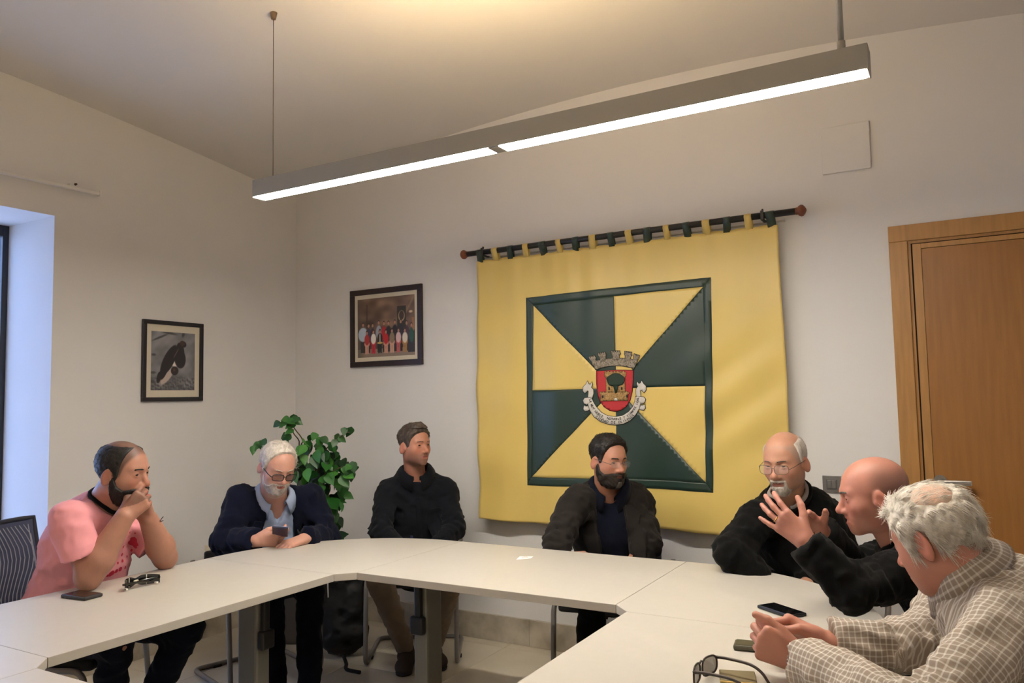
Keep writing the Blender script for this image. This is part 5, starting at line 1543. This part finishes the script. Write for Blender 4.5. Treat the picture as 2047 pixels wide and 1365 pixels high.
def paint_bird(U, V):
    n = soft_noise(U, V, 1, 9)*.5+soft_noise(U, V, 2, 22)*.3
    g = 104+26*V+18*n
    C = np.stack([g, g, g*1.04], -1)
    C = over(C, np.clip(sstep(.30, .12, V)*(.5+.5*soft_noise(U, V, 3, 60)), 0, 1)*.7, (58, 58, 62))
    for x, y, rx, ry, r in ((.20, .90, .18, .018, .35), (.40, .98, .16, .02, -.1), (.72, .97, .05, .03, 1.2), (.06, .60, .05, .02, 0), (.05, .30, .06, .02, 0)): C = over(C, ellm(U, V, x, y, rx, ry, .5, r)*.75, (52, 54, 58))
    C = over(C, ellm(U, V, .36, .24, .20, .07, .2, .75), (186, 170, 160))
    C = over(C, ellm(U, V, .52, .47, .09, .06, .2, -.3), (205, 198, 190))
    for cx, cy, rx, ry, r in ((.40, .52, .30, .115, .98), (.65, .55, .13, .17, .2), (.30, .36, .20, .075, 1.1), (.18, .22, .10, .045, 1.3), (.66, .70, .08, .13, .35), (.72, .80, .075, .055, -.2)): C = over(C, ellm(U, V, cx, cy, rx, ry, .08, r), (34, 30, 36))
    C = over(C, ellm(U, V, .70, .815, .06, .045, .2), (62, 44, 42))
    C = over(C, ellm(U, V, .56, .64, .10, .008, .3, .95)*.6, (140, 112, 104))
    C = over(C, ellm(U, V, .53, .335, .085, .075, .12), (38, 32, 34))
    C = over(C, ellm(U, V, .52, .35, .03, .03, .3)*.6, (96, 58, 52))
    C = over(C, ellm(U, V, .62, .12, .28, .03, .5, .1)*np.clip(.5+.5*soft_noise(U, V, 5, 90), 0, 1)*.6, (120, 118, 116))
    return C
def paint_group(U, V):
    n = soft_noise(U, V, 6, 14)
    C = np.stack([98+14*n+14*V, 80+12*n+8*V, 70+10*n+4*V], -1)
    C = over(C, boxm(U, V, 0, 0, 1, .14), (138, 122, 108))
    C = over(C, sstep(.06, .0, np.abs(V-(.62+1.9*(U-.80))))*(U > .78)*.6, (150, 130, 104))
    C = over(C, sstep(.16, .0, U)*.5, (70, 58, 52)); C = over(C, boxm(U, V, .88, .05, 1, .42), (46, 38, 38))
    C = over(C, boxm(U, V, .15, .45, .19, .9)*.5, (60, 46, 40))
    C = over(C, boxm(U, V, .70, .46, .85, .83), (48, 44, 38)); C = over(C, ellm(U, V, .775, .66, .055, .09, .1), (168, 152, 118)); C = over(C, ellm(U, V, .775, .67, .042, .075, .1), (62, 48, 42))
    C = over(C, ellm(U, V, .93, .72, .03, .02, .5), (214, 190, 160)); C = over(C, boxm(U, V, .95, .4, .985, .62)*.7, (176, 120, 80))
    skin = (176, 128, 108)
    st = [(.10, .52, (176, 190, 208), .085), (.20, .50, (60, 60, 84), .05), (.27, .50, (56, 46, 70), .045), (.38, .54, (150, 160, 176), .05), (.47, .52, (176, 34, 48), .045), (.55, .52, (40, 40, 48), .05), (.66, .53, (36, 34, 42), .05), (.76, .53, (40, 38, 48), .055), (.86, .50, (70, 46, 60), .045), (.94, .46, (40, 84, 66), .04)]
    for x, y, c, w in st:
        C = over(C, boxm(U, V, x-w*.5, .08, x+w*.5, y-.16), (44, 40, 42)); C = over(C, ellm(U, V, x, y-.13, w, .12, .12), c)
        C = over(C, ellm(U, V, x, y+.045, .020, .034, .1), (50, 36, 30)); C = over(C, ellm(U, V, x, y+.034, .017, .028, .1), skin)
    se = [(.17, .36, (168, 44, 44), (206, 150, 130)), (.285, .37, (226, 220, 212), (186, 40, 60)), (.40, .37, (36, 36, 40), (38, 36, 42)), (.505, .36, (188, 36, 44), (206, 150, 130)), (.61, .37, (140, 122, 98), (206, 160, 140)), (.72, .37, (222, 190, 190), (190, 90, 90)), (.83, .36, (222, 212, 196), (170, 124, 66))]
    for x, y, c, lc in se:
        for s in (-.018, .018): C = over(C, boxm(U, V, x+s-.014, .06, x+s+.014, .24), lc)
        C = over(C, ellm(U, V, x, y-.13, .048, .055, .15), lc); C = over(C, ellm(U, V, x, y-.06, .045, .09, .15), c)
        C = over(C, ellm(U, V, x, y+.062, .022, .040, .1), (58, 38, 30)); C = over(C, ellm(U, V, x, y+.050, .016, .028, .1), skin)
    C = over(C, boxm(U, V, .392, .24, .408, .38), (220, 200, 180)); C = over(C, ellm(U, V, .40, .235, .05, .018, .2), (196, 168, 96))
    return C
a, b_ = onX(280, 802, XL), onX(403, 648, XL)
picture('framed_picture', 'black-framed monochrome picture of a stork beside the window', (XL, a[1], a[2]-.002), (0, 1, 0), (0, 0, 1), (1, 0, 0), b_[1]-a[1], b_[2]-a[2]+.002, .024, (.032, .040), M_dark, M_mat, paint_bird, (110, 150))
a, b_ = onY(704, 735, YB), onY(846, 567, YB)
picture('framed_photograph', 'dark brown framed group photograph with cream mount, left of the banner', (a[0], YB, a[2]), (1, 0, 0), (0, 0, 1), (0, -1, 0), b_[0]-a[0], b_[2]-a[2], .036, (.024, .026), M_dbrown, M_mat, paint_group, (160, 150))

# ================================================================== chairs
M_tubem = mat('chair_tube_grey', (128, 124, 120), .35, .35)
M_seat = mat('black_upholstery', (20, 20, 22), .85, bump=.3, bscale=500, sheen=.15)
M_rubber = mat('rubber_glide', (26, 26, 26), .8)
def cantilever(name, label, group=None, backh=.62):
    """sled-base visitor chair; local +y is forward, origin on the floor under the seat"""
    r = tag(empty(name, (0, 0, 0)), label, 'chair', group)
    w, rr = .245, .0125
    path = [(-w, -.25, backh-.04), (-w, -.215, .46), (-w, .23, .44), (-w, .265, rr), (-w, -.22, rr), (w, -.22, rr), (w, .265, rr), (w, .23, .44), (w, -.215, .46), (w, -.25, backh-.04)]
    tube('frame', bend(path, .055, 6), rr, M_tubem, r, 10)
    bm = bmesh.new(); bm_box(bm, (-.225, -.22, .40), (.225, .235, .442), .014); bm_obj('seat', bm, M_seat, r, True)
    bm = bmesh.new(); bm_box(bm, (-.185, -.262, .50), (.185, -.225, backh), .014); bm_obj('backrest', bm, M_seat, r, True)
    for s in (-1, 1):
        for y in (-.13, -.20):
            pass
        box('glide', (s*w-.018, .10, .0), (s*w+.018, .14, .012), M_rubber, r, .003)
    for x in (-.12, .12): box('glide', (x-.022, -.238, .0), (x+.022, -.202, .012), M_rubber, r, .003)
    return r
ch0 = cantilever('visitor_chair', '')
def place(label, pos, f, first=False):
    c = ch0 if first else copy_tree(ch0)
    c['label'] = label; c['group'] = 'black visitor chairs around the tables'
    c.location = (pos[0], pos[1], 0); f = nrm([f[0], f[1], 0]); c.rotation_euler = (0, 0, math.atan2(-f[0], f[1]))
    return c
place('black visitor chair under the man in the navy jacket', (-3.36, 3.00), (.95, -.30), True)
place('black visitor chair with grey tube frame under the man in khaki trousers', (-2.79, 3.66), (.51, -.86))
place('black visitor chair under the man in the charcoal jacket', (-1.56, 3.66), (.15, -.99))
place('black visitor chair under the man with the white goatee', (-.60, 3.54), (-.05, -1))
place('black visitor chair under the bald man gesturing', (.16, 2.82), (-1, .0))
place('black visitor chair under the man in the checked shirt', (.40, 1.96), (-.95, .3))
# patterned mesh chair of the man in pink
M_mesh = mat('slate_mesh_back', (58, 64, 88), .7, bump=.2, bscale=400)
M_line = mat('pale_mesh_line', (150, 152, 164), .7)
mc = tag(empty('mesh_chair', (-3.30, 1.93, 0)), 'slate office chair with wavy-lined mesh back, behind the man in pink', 'chair')
fdir = nrm([*look_dir_pink, 0]) if 'look_dir_pink' in globals() else nrm([.87, .50, 0])
mc.rotation_euler = (0, 0, math.atan2(-fdir[0], fdir[1]))
bm = bmesh.new(); bm_box(bm, (-.24, -.22, .40), (.24, .25, .455), .02); bm_obj('seat', bm, M_seat, mc, True)
def backpt(u, v, off=0.0):      # u -1..1, v 0..1
    x = .25*u*(1-.06*v); z = .50+.43*v; y = -.27+.05*u*u-.06*v-off
    return np.array([x, y, z])
n1, n2 = 13, 12
V = [backpt(-1+2*i/n1, j/n2, o) for o in (0, .010) for i in range(n1+1) for j in range(n2+1)]
Fc = []; m_ = (n1+1)*(n2+1)
for i in range(n1):
    for j in range(n2):
        q = [i*(n2+1)+j, (i+1)*(n2+1)+j, (i+1)*(n2+1)+j+1, i*(n2+1)+j+1]
        Fc.append(q); Fc.append([m_+k for k in q[::-1]])
bk = from_np('backrest', V, Fc, M_mesh, mc)
rim = [backpt(-1, t/8, .005) for t in range(9)]+[backpt(-1+2*t/12, 1, .005) for t in range(1, 12)]+[backpt(1, 1-t/8, .005) for t in range(9)]+[backpt(1-2*t/12, 0, .005) for t in range(1, 12)]
tube('back_frame', rim, .011, mat('dark_slate_plastic', (36, 38, 48), .5), mc, 8, True)
for k in range(-11, 12):
    for side in (0, 1):
        pts = []
        x0 = k/11.5
        for t in range(9):
            v = .06+.88*t/8
            u = x0+.16*math.sin(2*math.pi*(v*1.0)+.6)*(1 if x0 < 0 else -1)+.06*v
            if abs(u) < .95: pts.append(backpt(u, v, -.0012 if side == 0 else .0112))
        if len(pts) > 2: tube('mesh_line', pts, .0022, M_line, bk, 5)
for s in (-1, 1): tube('leg', bend([(s*.25, -.24, .52), (s*.25, -.20, .42), (s*.25, .22, .41), (s*.25, .26, .012), (s*.25, -.2, .012)], .05), .0125, M_tubem, mc, 8)

# ================================================================== things on the tables
def slab_phone(name, label, c, rz, L, Wd, T, body, screen, tilt=None, parts=True):
    r = tag(empty(name, c, rz), label, 'phone')
    box('case', (-L/2, -Wd/2, 0), (L/2, Wd/2, T), body, r, T*.35)
    box('screen', (-L/2+.006, -Wd/2+.004, T-.0002), (L/2-.006, Wd/2-.004, T+.0006), screen, r, .0003)
    box('side_button', (-.02, -Wd/2-.0008, T*.35), (.01, -Wd/2+.001, T*.65), body, r)
    return r
M_phone = mat('phone_black', (22, 21, 22), .35)
M_screen = mat('phone_glass', (14, 14, 15), .06, spec=.7)
M_case = mat('leather_case_dark', (44, 40, 42), .55, bump=.2, bscale=300)
p = [onZ(*q, TZ) for q in ((127, 1196), (167, 1202), (200, 1191), (160, 1186))]
c = np.mean(p, 0); d = (p[1]-p[0]+p[2]-p[3]); 
slab_phone('smartphone', 'dark phone in a case lying on the table near sunglasses', (c[0], c[1], TZ+.0005), math.atan2(d[1], d[0]), .128, .074, .0125, M_case, M_screen)
p = [onZ(*q, TZ) for q in ((1512, 1218), (1556, 1209), (1611, 1229), (1586, 1241))]
c = np.mean(p, 0); d = (p[2]-p[1]+p[3]-p[0])
slab_phone('smartphone', 'black glossy phone on the table beside the clasped hands', (c[0]-.005, c[1]+.0, TZ+.0005), math.atan2(d[1], d[0]), .142, .070, .0105, M_phone, M_screen)
p = [onZ(*q, TZ) for q in ((1463, 1300), (1470, 1285), (1545, 1292), (1540, 1312))]
c = np.mean(p, 0); d = p[2]-p[1]
M_olive = mat('olive_grey_metal', (74, 72, 58), .4, .3)
slab_phone('flip_phone', 'olive grey phone half hidden under the clasped hands', (c[0]+.012, c[1], TZ+.0005), math.atan2(d[1], d[0]), .118, .056, .015, M_olive, mat('olive_cover', (70, 68, 54), .35, .2))
# card wallet under the brown sunglasses
p0, p1 = onZ(1432, 1352, TZ), onZ(1517, 1357, TZ); d = p1-p0
cw = tag(empty('card_holder', ((p0+p1)/2), math.atan2(d[1], d[0])), 'small olive card holder with brass edge under the brown sunglasses', 'card holder')
box('cover', (-.042, -.045, 0.0005), (.042, .030, .008), mat('olive_leather', (108, 96, 66), .6, bump=.2, bscale=300), cw, .002)
box('brass_edge', (-.042, -.047, .0025), (.042, -.0445, .0065), mat('brass', (190, 160, 96), .3, .9), cw, .0005)
# paper slip
p = [onZ(*q, TZ) for q in ((1032, 1119), (1061, 1116.5), (1066, 1112.5), (1039, 1112.5))]
ps = tag(empty('paper_slip', np.mean(p, 0)), 'small white paper slip with faint print on the table under the banner', 'paper')
bm = bmesh.new(); f = bm.faces.new([bm.verts.new(Vector(q-np.mean(p, 0))+Vector((0, 0, .0006))) for q in p])
e = bmesh.ops.extrude_face_region(bm, geom=[f])
for g_ in e['geom']:
    if isinstance(g_, bmesh.types.BMVert): g_.co.z += .0008
bm_obj('sheet', bm, mat('paper_white', (248, 247, 244), .7), ps)
q0, q1 = p[0]-np.mean(p, 0), p[1]-np.mean(p, 0); q3 = p[3]-np.mean(p, 0)
for k in range(3):
    t = .28+.2*k; a = q0+(q3-q0)*t+(q1-q0)*.25; b = q0+(q3-q0)*t+(q1-q0)*(.8-.1*k)
    a[2] = b[2] = .0017; tube('print_line', [a, b], .0009, mat('grey_print', (205, 200, 194), .8), ps, 5)

# ------------------------------------------------------------------ sunglasses
def sunglasses(label, root_pos, rz, frame_m, lens_m, w=.145, fold=False, wrap=0.06, tempL=.135, tilt=0.0, white=False, lh=.024):
    r = tag(empty('sunglasses', root_pos, rz), label, 'sunglasses')
    # local: x across the face, -y forward of lenses, +y towards the temple tips, z up; rests on lens bottoms and temple tips
    hz = lh
    def front(x, z): return np.array([x, -.018*math.cos(x/(w/2)*1.2)+.018*math.cos(1.2)*0, hz+z])
    for s in (-1, 1):
        pts = []
        for i in range(24):
            t = 2*math.pi*i/24; c_, s_ = math.cos(t), math.sin(t)
            X = s*.036+math.copysign(abs(c_)**.65, c_)*.030; Zz = math.copysign(abs(s_)**.7, s_)*lh*.86*(1 if s_ < 0 else .92)
            pts.append(front(X, Zz))
        tube('rim', pts, .0026, frame_m, r, 6, True)
        from_np('lens', pts, [list(range(24))], lens_m, r, False)
        hp = front(s*w*.475, lh*.5)
        if not fold:
            tm = tube('temple', smooth_path([hp, hp+(-s*.002, .030, .002), hp+(-s*.006, .085, .0), hp+(-s*.010, .115, -.012), np.array([hp[0]-s*.014, hp[1]+tempL, .005])], 5), [.0036]*11+[.0034]*10, frame_m, r, 6)
            tube('hinge', [front(s*.064, lh*.55), hp, hp+(0, .006, 0)], .0040, frame_m, r, 6)
        else:
            yy = .020 if s > 0 else .028
            tm = tube('temple', smooth_path([hp, hp+(-s*.004, yy*.7, -.004), hp+(-s*.035, yy, -.008), hp+(-s*.085, yy, -.010), hp+(-s*.118, yy-.002, -.018)], 5), [.006]*10+[.0045]*11, frame_m, r, 6)
    tube('bridge', [front(-.010, lh*.55), front(0, lh*.72), front(.010, lh*.55)], .0028, frame_m, r, 6)
    return r
M_bfr = mat('brown_frame', (44, 32, 28), .3)
M_blens = mat('brown_gradient_lens', (72, 58, 46), .08, alpha=.82, spec=.7)
pa, pb = onZ(1413, 1350, TZ), onZ(1528, 1352, TZ)
d = pb-pa
sunglasses('brown sunglasses with open temples standing on the table by clasped hands', (pa[0]+.018, pa[1]-.045, TZ+.002), math.atan2(d[1], d[0])-math.pi/2-.55, M_bfr, M_blens, .135, lh=.026)
# wrap-around sports sunglasses near the pink shirt: temples folded, lying on their front
ws0, ws1 = onZ(243, 1183, TZ), onZ(316, 1166, TZ); d = ws1-ws0
wg = tag(empty('sunglasses', ((ws0+ws1)/2)+np.array([0, 0, .0]), math.atan2(d[1], d[0])), 'black wraparound sunglasses with white stripes lying on the table', 'sunglasses')
M_gloss = mat('gloss_black', (16, 16, 17), .15, coat=.5)
def wrap_pt(u, v): # u -1..1 along the front, v -1..1 height
    return np.array([.070*math.sin(u*1.25)/math.sin(1.25), .030-.055*(1-math.cos(u*1.25))/(1-math.cos(1.25))*.8, .021+v*(.019-.008*math.exp(-(u/.16)**2)-.004*abs(u)**3)])
n1, n2 = 28, 6
V = [wrap_pt(-1+2*i/n1, -1+2*j/n2)+np.array([0, o, 0]) for o in (0, -.003) for i in range(n1+1) for j in range(n2+1)]
Fc = []; m_ = (n1+1)*(n2+1)
for i in range(n1):
    for j in range(n2):
        q = [i*(n2+1)+j, (i+1)*(n2+1)+j, (i+1)*(n2+1)+j+1, i*(n2+1)+j+1]; Fc.append(q); Fc.append([m_+k for k in q[::-1]])
from_np('lens_shield', V, Fc, M_gloss, wg)
for u in (-.36, .42): tube('white_stripe', [wrap_pt(u, v/4)+np.array([0, -.0035, 0]) for v in range(-4, 5)], .0016, mat('white_stripe', (226, 222, 214), .4), wg, 5)
for s in (-1, 1):
    a = wrap_pt(s*1.0, .35)
    tube('temple', smooth_path([a, a+(-s*.004, .012, -.002), a+(-s*.05, .020+.005*s, -.004), a+(-s*.11, .016+.005*s, -.010)], 6), .0045, M_gloss, wg, 6)
box('nose_pad', (-.010, -.030+.052, .010), (.010, .034, .026), mat('clear_pad', (200, 196, 170), .3), wg, .004)
for sx in (-.060, .063): box('end_tip', (sx-.004, -.012, .004), (sx+.004, .002, .010), mat('white_stripe', (226, 222, 214), .4), wg, .001)

# ================================================================== backpack between the chairs
bg = tag(empty('backpack', (-3.12, 3.44, 0), math.radians(-20)), 'black backpack standing on the floor beside the khaki trousers', 'bag')
M_nylon = mat('black_nylon', (15, 15, 17), .7, var=.15, vscale=20, bump=.4, bscale=250)
fld = Field((-.28, -.22, -.02), (.28, .22, .72), .011)
fld.put(cone((0, 0, .16), (0, -.02, .46), .168, .15, (0, 1, 0), 1.45), .05)
fld.put(cone((0, -.10, .13), (0, -.10, .28), .11, .10, (0, 1, 0), 1.8), .04)
fld.put(cone((-.02, .0, .50), (.02, .0, .52), .09, .08, (0, 1, 0), 1.2), .06)
creases(fld, .008, 77, 22, 55)
X, Y, Z = fld.pts((slice(None),)*3); fld.v = np.maximum(fld.v, .004-Z)
V, Q = fld.mesh(); V = relax(V, Q, 1)
from_np('bag_body', V, Q, M_nylon, bg)
tube('top_handle', smooth_path([(-.05, .02, .57), (-.03, .02, .61), (.03, .02, .61), (.05, .02, .57)], 5), .008, M_nylon, bg, 6)
tube('shoulder_strap', smooth_path([(.12, -.08, .030), (.19, -.10, .012), (.27, -.14, .010), (.36, -.11, .010)], 6), .010, M_nylon, bg, 6)
tube('zip_pull', [(.10, -.165, .46), (.118, -.17, .36)], .004, mat('pale_cord', (200, 196, 186), .6), bg, 6)
tube('zip_pull', [(.04, -.15, .60), (.05, -.155, .56)], .003, mat('pale_cord', (200, 196, 186), .6), bg, 6)

# ================================================================== plant in the corner
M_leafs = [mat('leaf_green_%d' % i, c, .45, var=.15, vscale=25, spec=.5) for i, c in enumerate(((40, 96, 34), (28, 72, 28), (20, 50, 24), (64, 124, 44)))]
M_stem = mat('plant_stem', (84, 70, 48), .8, var=.2, vscale=40)
pl_c = np.array([-3.58, 3.52, 0])
plant = tag(empty('potted_plant', pl_c), 'leafy green potted plant in the corner behind the man with a phone', 'plant')
prf = [(.0, .0), (.12, .0), (.135, .03), (.165, .30), (.172, .32), (.160, .325), (.150, .30), (.0, .29)]
V, Fc = [], []
for rr0, zz in prf:
    for k in range(28): V.append((rr0*math.cos(k*2*math.pi/28), rr0*math.sin(k*2*math.pi/28), zz))
for j in range(len(prf)-1):
    for k in range(28): Fc.append([j*28+k, j*28+(k+1) % 28, (j+1)*28+(k+1) % 28, (j+1)*28+k])
from_np('pot', V, Fc, mat('grey_pot', (90, 84, 78), .6), plant)
bm = bmesh.new(); bmesh.ops.create_cone(bm, cap_ends=True, segments=28, radius1=.148, radius2=.148, depth=.01)
for v in bm.verts: v.co.z += .296
bm_obj('soil', bm, mat('soil', (48, 36, 28), .95, bump=1.0, bscale=80), plant)
def leaf_mesh(m):
    V, Fc = [], []; n = 7
    for i in range(n+1):
        t = i/n; w = .5*math.sin(math.pi*t**.72)**.9*(1-.35*t)*1.05+(.0 if 0 < i < n else .0)
        for s in (-1, -.5, 0, .5, 1): V.append((s*w*.78, t, .10*abs(s)*w-.16*t*t+.02*math.sin(t*9)*abs(s)))
    for i in range(n):
        for k in range(4): Fc.append([i*5+k, i*5+k+1, (i+1)*5+k+1, (i+1)*5+k])
    me_o = from_np('leaf', V, Fc, m, plant)
    return me_o
protos = [leaf_mesh(m) for m in M_leafs]
used_p = [False]*4
rp = random.Random(11)
def put_leaf(p, d, up, s, kind):
    o = protos[kind]
    if used_p[kind]: o = o.copy(); COL.objects.link(o)
    used_p[kind] = True
    y = Vector(nrm(d)); z = Vector(nrm(np.asarray(up)-np.dot(up, np.array(y))*np.array(y))); x = y.cross(z)
    M = Matrix((x, y, z)).transposed().to_4x4(); M = M @ Matrix.Diagonal((s, s, s, 1)); M.translation = Vector(p-pl_c)
    o.parent = plant; o.matrix_basis = M
camv = nrm(np.array([0, 0, CAMZ])-np.array([-3.4, 3.3, 1.1]))
def PD(px, py, dd): return W(px, py, dd)
D0 = 4.42
# stems from the pot to visible sprays (photo pixels), each with leaves along the end
sprays = [ # path of pixels (px,py,depth), leaf pixel spots
    ([(598, 900, 4.5), (597, 880, 4.45), (588, 868, 4.4), (580, 850, 4.4), (576, 845, 4.4)], [(566, 872), (568, 884), (575, 875), (578, 862), (560, 850), (566, 846), (571, 838), (552, 848), (582, 842), (590, 838), (597, 844)]),
    ([(600, 905, 4.5), (605, 880, 4.45), (588, 855, 4.42), (586, 840, 4.42)], [(580, 850), (588, 838), (598, 842)]),
    ([(640, 930, 4.5), (650, 900, 4.42), (672, 880, 4.38), (690, 866, 4.36), (700, 864, 4.36)], [(676, 877), (684, 878), (688, 862), (698, 864), (668, 886), (660, 892)]),
    ([(630, 920, 4.5), (637, 890, 4.42), (632, 876, 4.4), (624, 874, 4.4)], [(620, 876), (628, 872), (614, 890), (640, 884), (650, 880)]),
    ([(540, 960, 4.4), (530, 905, 4.35), (520, 890, 4.3), (508, 896, 4.3)], [(506, 900), (512, 892), (520, 888), (527, 886)]),
    ([(640, 960, 4.45), (668, 940, 4.38), (690, 932, 4.34), (706, 934, 4.32)], [(692, 940), (700, 946), (706, 934), (710, 938), (696, 934), (702, 952)]),
]
first_stem = True
for path, spots in sprays:
    pts = [pl_c+np.array([rp.uniform(-.05, .05), rp.uniform(-.05, .05), .29])]+[pl_c*.5+PD(*path[0])*.5+np.array([0, 0, .0])]+[PD(*q) for q in path]
    pts[1][2] = .7
    tube('stem', smooth_path(pts, 5), .0035, M_stem, plant, 5, org=pl_c)
    for (x, y) in spots:
        dd = path[-1][2]+rp.uniform(-.04, .04)
        p = PD(x, y, dd); nearest = min((PD(*q) for q in path), key=lambda q: np.linalg.norm(q-p))
        d = (p-nearest)+np.array([0, 0, -.02]); d = d if np.linalg.norm(d) > .01 else np.array([0, 0, -1.0])
        d = nrm(d)+np.array([rp.uniform(-.3, .3), rp.uniform(-.3, .3), rp.uniform(-.5, .1)])
        s = rp.uniform(.055, .072)
        put_leaf(p-nrm(d)*s*.5, d, camv+np.array([rp.uniform(-.4, .4), rp.uniform(-.4, .4), rp.uniform(0, .7)]), s, rp.choice([0, 0, 1]))
# the dense body of leaves
for i in range(262):
    t = rp.random(); y = 885+(1078-885)*t
    xr = np.interp(y, [885, 920, 980, 1020, 1078], [662, 690, 692, 684, 672]); xl = np.interp(y, [885, 920, 980, 1078], [596, 588, 590, 620])
    x = rp.uniform(xl, xr); dd = 4.50+rp.uniform(-.16, .12)
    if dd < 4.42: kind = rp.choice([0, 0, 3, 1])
    else: kind = rp.choice([1, 2, 2, 0])  # deeper leaves get darker greens: shade inside the plant put into the colour
    p = PD(x, y, dd); d = np.array([rp.uniform(-1, 1), rp.uniform(-.6, .3), rp.uniform(-1.5, .1)])
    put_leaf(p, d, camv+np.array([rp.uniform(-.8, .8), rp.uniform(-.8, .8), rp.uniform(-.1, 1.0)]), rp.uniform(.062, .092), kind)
for k in range(7):
    e = PD(rp.uniform(600, 680), rp.uniform(900, 1060), 4.48)
    tube('stem', smooth_path([pl_c+(0, 0, .29), (pl_c+e)/2+np.array([0, 0, .1]), e], 6), .005, M_stem, plant, 5, org=pl_c)

# phone in the hand of the man in navy
AW2 = AWAY(560); ln_ = nrm(-AW2*.90+np.array([0, 0, .42])); wd_ = nrm(_r-ln_*np.dot(_r, ln_)); th_ = np.cross(wd_, ln_)
pc = W(560, 1062, 3.66)
ph = tag(empty('smartphone', pc), 'dark blue phone held in the hand of the man in navy', 'phone')
Mx = Matrix((Vector(wd_), Vector(ln_), Vector(th_))).transposed().to_4x4()
box('case', (-.036, -.070, -.0045), (.036, .070, .0045), mat('phone_navy', (34, 42, 70), .3), ph, .003, Mx)
box('screen', (-.033, -.066, -.0052), (.033, .066, -.0044), mat('phone_lit_screen', (150, 170, 220), .1, emit=.8), ph, 0, Mx)
